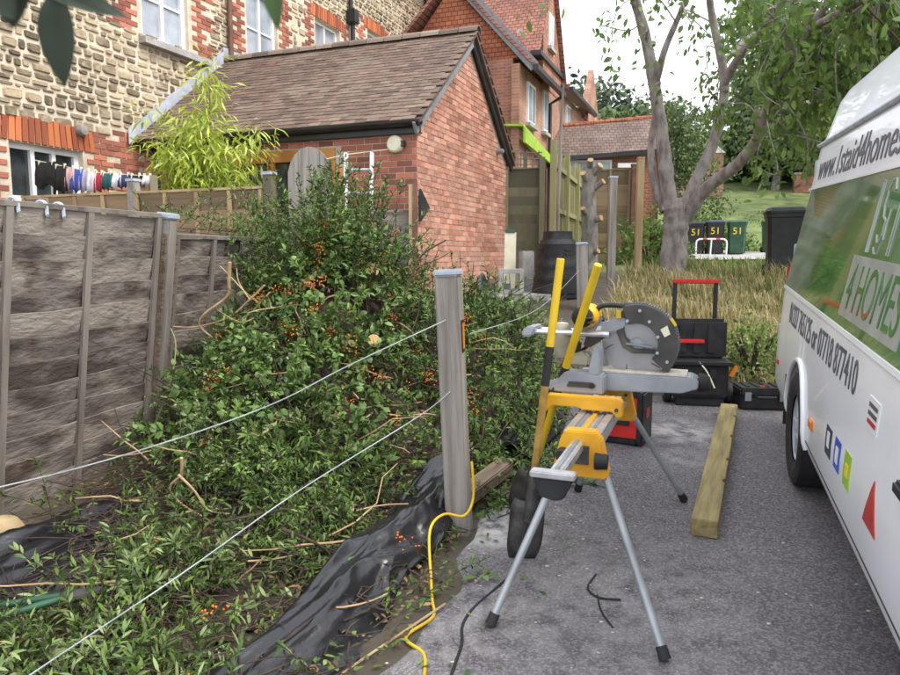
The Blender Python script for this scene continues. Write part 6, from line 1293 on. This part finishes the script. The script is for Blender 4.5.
# ================================================================== TREES BEYOND
def far_tree(lb, loc, h, lobes, n, lf, m, seed, trunk=.25, name='tree'):
    g = np.random.default_rng(seed); o = thing(name, lb, 'tree', loc, 0, 'trees beyond the lawn'); LP, LD = [], []; lim = MB()
    lim.tube([(0, 0, -.5), (.1, 0, h * .3), (-.1, .1, h * .55), (0, 0, h * .85)], [trunk, trunk * .8, trunk * .5, trunk * .15], 9)
    tot = sum(l[1][0] * l[1][1] * l[1][2] for l in lobes)
    for (c, rad) in lobes:
        k = max(60, int(n * (rad[0] * rad[1] * rad[2]) / tot)); nc = max(5, k // 45)
        cc = g.normal(size=(nc, 3)); cc /= np.linalg.norm(cc, axis=1, keepdims=True); cc = np.array(c) + cc * np.array(rad) * (g.uniform(.35, 1.0, nc) ** .6)[:, None]
        wi = g.integers(0, nc, k); sz = min(rad) * .24; P_ = cc[wi] + g.normal(size=(k, 3)) * sz * np.array([1.2, 1.2, .7]); LP.append(P_); LD.append((P_ - np.array(c)) / max(rad) * .4 + g.normal(size=(k, 3)) * .6 + np.array([0, 0, -.4]))
        for q in range(min(5, nc)): lim.tube([(0, 0, h * .35), tuple((np.array([0, 0, h * .5]) + np.array(c)) / 2), tuple(cc[q])], [trunk * .4, trunk * .25, .02], 5)
    LP, LD = np.concatenate(LP), np.concatenate(LD); k = len(LP); ll = g.uniform(*lf, k); V_, F_ = leaf_blades(LP, LD, g.normal(size=(k, 3)) + np.array([0, 0, .6]), ll, ll * g.uniform(.45, .7, k), .15)
    npmesh('crown', V_, F_, m, o); lim.build('trunk', 'bark', o, smooth=True); return o
far_tree('dense dark tree directly behind the cherry limbs above the lawn', (21.5, 46, Tz(21, 46) - 1), 9, [((0, 0, 4.6), (3.2, 2.5, 3.2)), ((2.5, -1, 4), (2.5, 2, 2.5)), ((-1, 0, 7), (2.6, 2, 2))], 7000, (.28, .5), 'leaf_dark', 1)
far_tree('broad dark tree overhanging the lawn above the wheelie bins', (20.5, 41, Tz(20.5, 41)), 11, [((0, 0, 4.2), (3.6, 3, 3.0)), ((-3, -.5, 4.0), (2.4, 2, 2.2)), ((0, 0, 8), (4, 3, 3)), ((3.5, 0, 5), (3, 3, 4))], 9000, (.26, .46), 'leaf_dark', 2)
far_tree('large dark tree behind the van at the far right', (23, 31, Tz(23, 31)), 13, [((0, 0, 4), (4, 3, 4)), ((-2, -1, 9), (4, 3, 3.5)), ((4, 0, 7), (4, 3, 4))], 8000, (.28, .5), 'leaf_dark', 3)
far_tree('tall dark tree behind the cherry crown in the middle', (27.5, 52, Tz(27, 52) - 2), 14, [((0, 0, 8), (5, 3, 4)), ((-3, 0, 4), (4, 3, 4)), ((3, 0, 5), (4, 3, 4))], 6000, (.4, .7), 'leaf_dark', 4)
far_tree('rounded grey green tree above the low tiled roof', (9.2, 48, 5.2), 8, [((0, 0, 5.2), (3.6, 3, 2.6)), ((-3, 0, 4.2), (2.5, 2, 2)), ((3, 0, 4.6), (2.4, 2, 2))], 5000, (.3, .55), 'leaf_far', 5)
far_tree('dark green ivy covered tree between the cherry limbs and the low roof', (8.6, 27.5, Tz(8.6, 27.5)), 5.5, [((0, 0, 3.4), (1.3, 1.2, 1.5)), ((.8, 0, 2.0), (1.2, 1, 1.4)), ((-.4, 0, 4.4), (.9, .9, .9))], 7000, (.09, .17), 'leaf_dark', 6)
far_tree('dark hedge tree beside the brick pier', (12.4, 40, Tz(12.4, 40)), 5, [((0, 0, 2.8), (2.4, 1.4, 2.2)), ((-2.6, 0, 2.6), (1.8, 1.2, 1.8))], 4200, (.2, .36), 'leaf_dark', 7)
far_tree('dark undergrowth tree at the edge of the lawn behind the big black bin', (18.0, 39.5, Tz(18, 39.5)), 3.6, [((0, 0, 2.3), (2.4, 1.4, 1.5)), ((2.6, 0, 2.3), (2, 1.3, 1.5))], 4200, (.18, .32), 'leaf_dark', 8)

for k_, (x_, y_, s_) in enumerate(((15.5, 43.5, 1), (20.5, 44.0, 2), (24.5, 42.0, 3), (11.0, 44.5, 4))):
    far_tree(['low dark bush tree at the top edge of the lawn left of the lawn gap', 'low dark bush tree at the top edge of the lawn above the big black bin', 'low dark bush tree hidden behind the van top right', 'low dark bush tree behind the brick garden wall'][k_], (x_, y_, Tz(x_, y_)), 3.5, [((0, 0, 1.4), (2.8, 1.2, 1.8)), ((2.2, 0, 1.6), (1.8, 1.1, 1.7)), ((-2.2, .3, 1.5), (1.8, 1.1, 1.7))], 3600, (.22, .38), 'leaf_dark', 20 + s_)
# ================================================================== OVERHANGING LEAVES CLOSE TO THE CAMERA
o = thing('overhanging_twig', 'dark out of focus leaves hanging into the top left corner', 'twig', (-.40, .56, 1.86)); MB().tube([(-.2, 0, .06), (0, 0, -.04), (.1, .0, -.055), (.15, 0, -.058)], [.005, .004, .003, .002], 6).build('stem', 'twig', o); MB().tube([(-.2, 0, .06), (.05, -.12, -.04), (.165, -.2, -.085), (.2, -.22, -.1)], [.004, .0035, .003, .002], 6).build('stem', 'twig', o)
def big_leaf(parent, base, d, up, ln_, w, m):
    B_ = Vector(base); D_ = Vector(d).normalized(); S_ = D_.cross(Vector(up)).normalized(); U_ = S_.cross(D_); n = 12; v = []; f = []
    for i in range(n + 1):
        t = i / n; ww = w / 2 * math.sin(math.pi * min(1, t * .92 + .06)) ** .8 * (1 - .25 * t)
        if i == n: ww = .0006
        c = B_ + D_ * ln_ * t - U_ * ln_ * .12 * t * t
        v += [c - S_ * ww + U_ * ww * .25, c, c + S_ * ww + U_ * ww * .25]
    for i in range(n):
        for j in range(2): f.append((i * 3 + j, i * 3 + j + 1, (i + 1) * 3 + j + 1, (i + 1) * 3 + j))
    return MB().add(v, f).build('leaf', m, parent, smooth='all')
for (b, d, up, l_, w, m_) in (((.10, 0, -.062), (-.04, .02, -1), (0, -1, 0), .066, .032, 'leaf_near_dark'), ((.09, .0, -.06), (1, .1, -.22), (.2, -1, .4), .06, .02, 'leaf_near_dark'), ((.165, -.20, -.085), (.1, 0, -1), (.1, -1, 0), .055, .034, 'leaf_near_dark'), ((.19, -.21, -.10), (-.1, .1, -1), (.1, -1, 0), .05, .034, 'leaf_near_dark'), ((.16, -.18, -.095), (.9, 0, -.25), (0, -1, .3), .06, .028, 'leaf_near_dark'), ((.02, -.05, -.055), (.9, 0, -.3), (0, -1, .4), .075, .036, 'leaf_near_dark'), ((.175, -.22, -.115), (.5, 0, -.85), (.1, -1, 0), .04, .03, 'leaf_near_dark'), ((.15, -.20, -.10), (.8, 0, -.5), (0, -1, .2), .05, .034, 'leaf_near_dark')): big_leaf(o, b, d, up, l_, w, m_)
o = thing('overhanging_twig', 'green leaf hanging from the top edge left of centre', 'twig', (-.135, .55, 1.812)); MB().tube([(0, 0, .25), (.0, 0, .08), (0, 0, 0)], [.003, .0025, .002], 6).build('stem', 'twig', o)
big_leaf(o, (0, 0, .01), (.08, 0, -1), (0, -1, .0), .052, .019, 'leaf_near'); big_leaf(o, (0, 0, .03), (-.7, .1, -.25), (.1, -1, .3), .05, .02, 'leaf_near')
o = thing('overhead_cable', 'thin dark cable crossing the leaves above the van', 'cable', (0, 0, 0)); 
MB().tube([(3.2, 6.6, 4.35), (4.05, 7.2, 4.05), (5.0, 7.9, 3.78)], .012, 6).build('cable', 'twig', o)
o['label'] = 'thin bare branch slanting through the leaves above the van'; o['category'] = 'branch'; o.name = 'bare_branch'
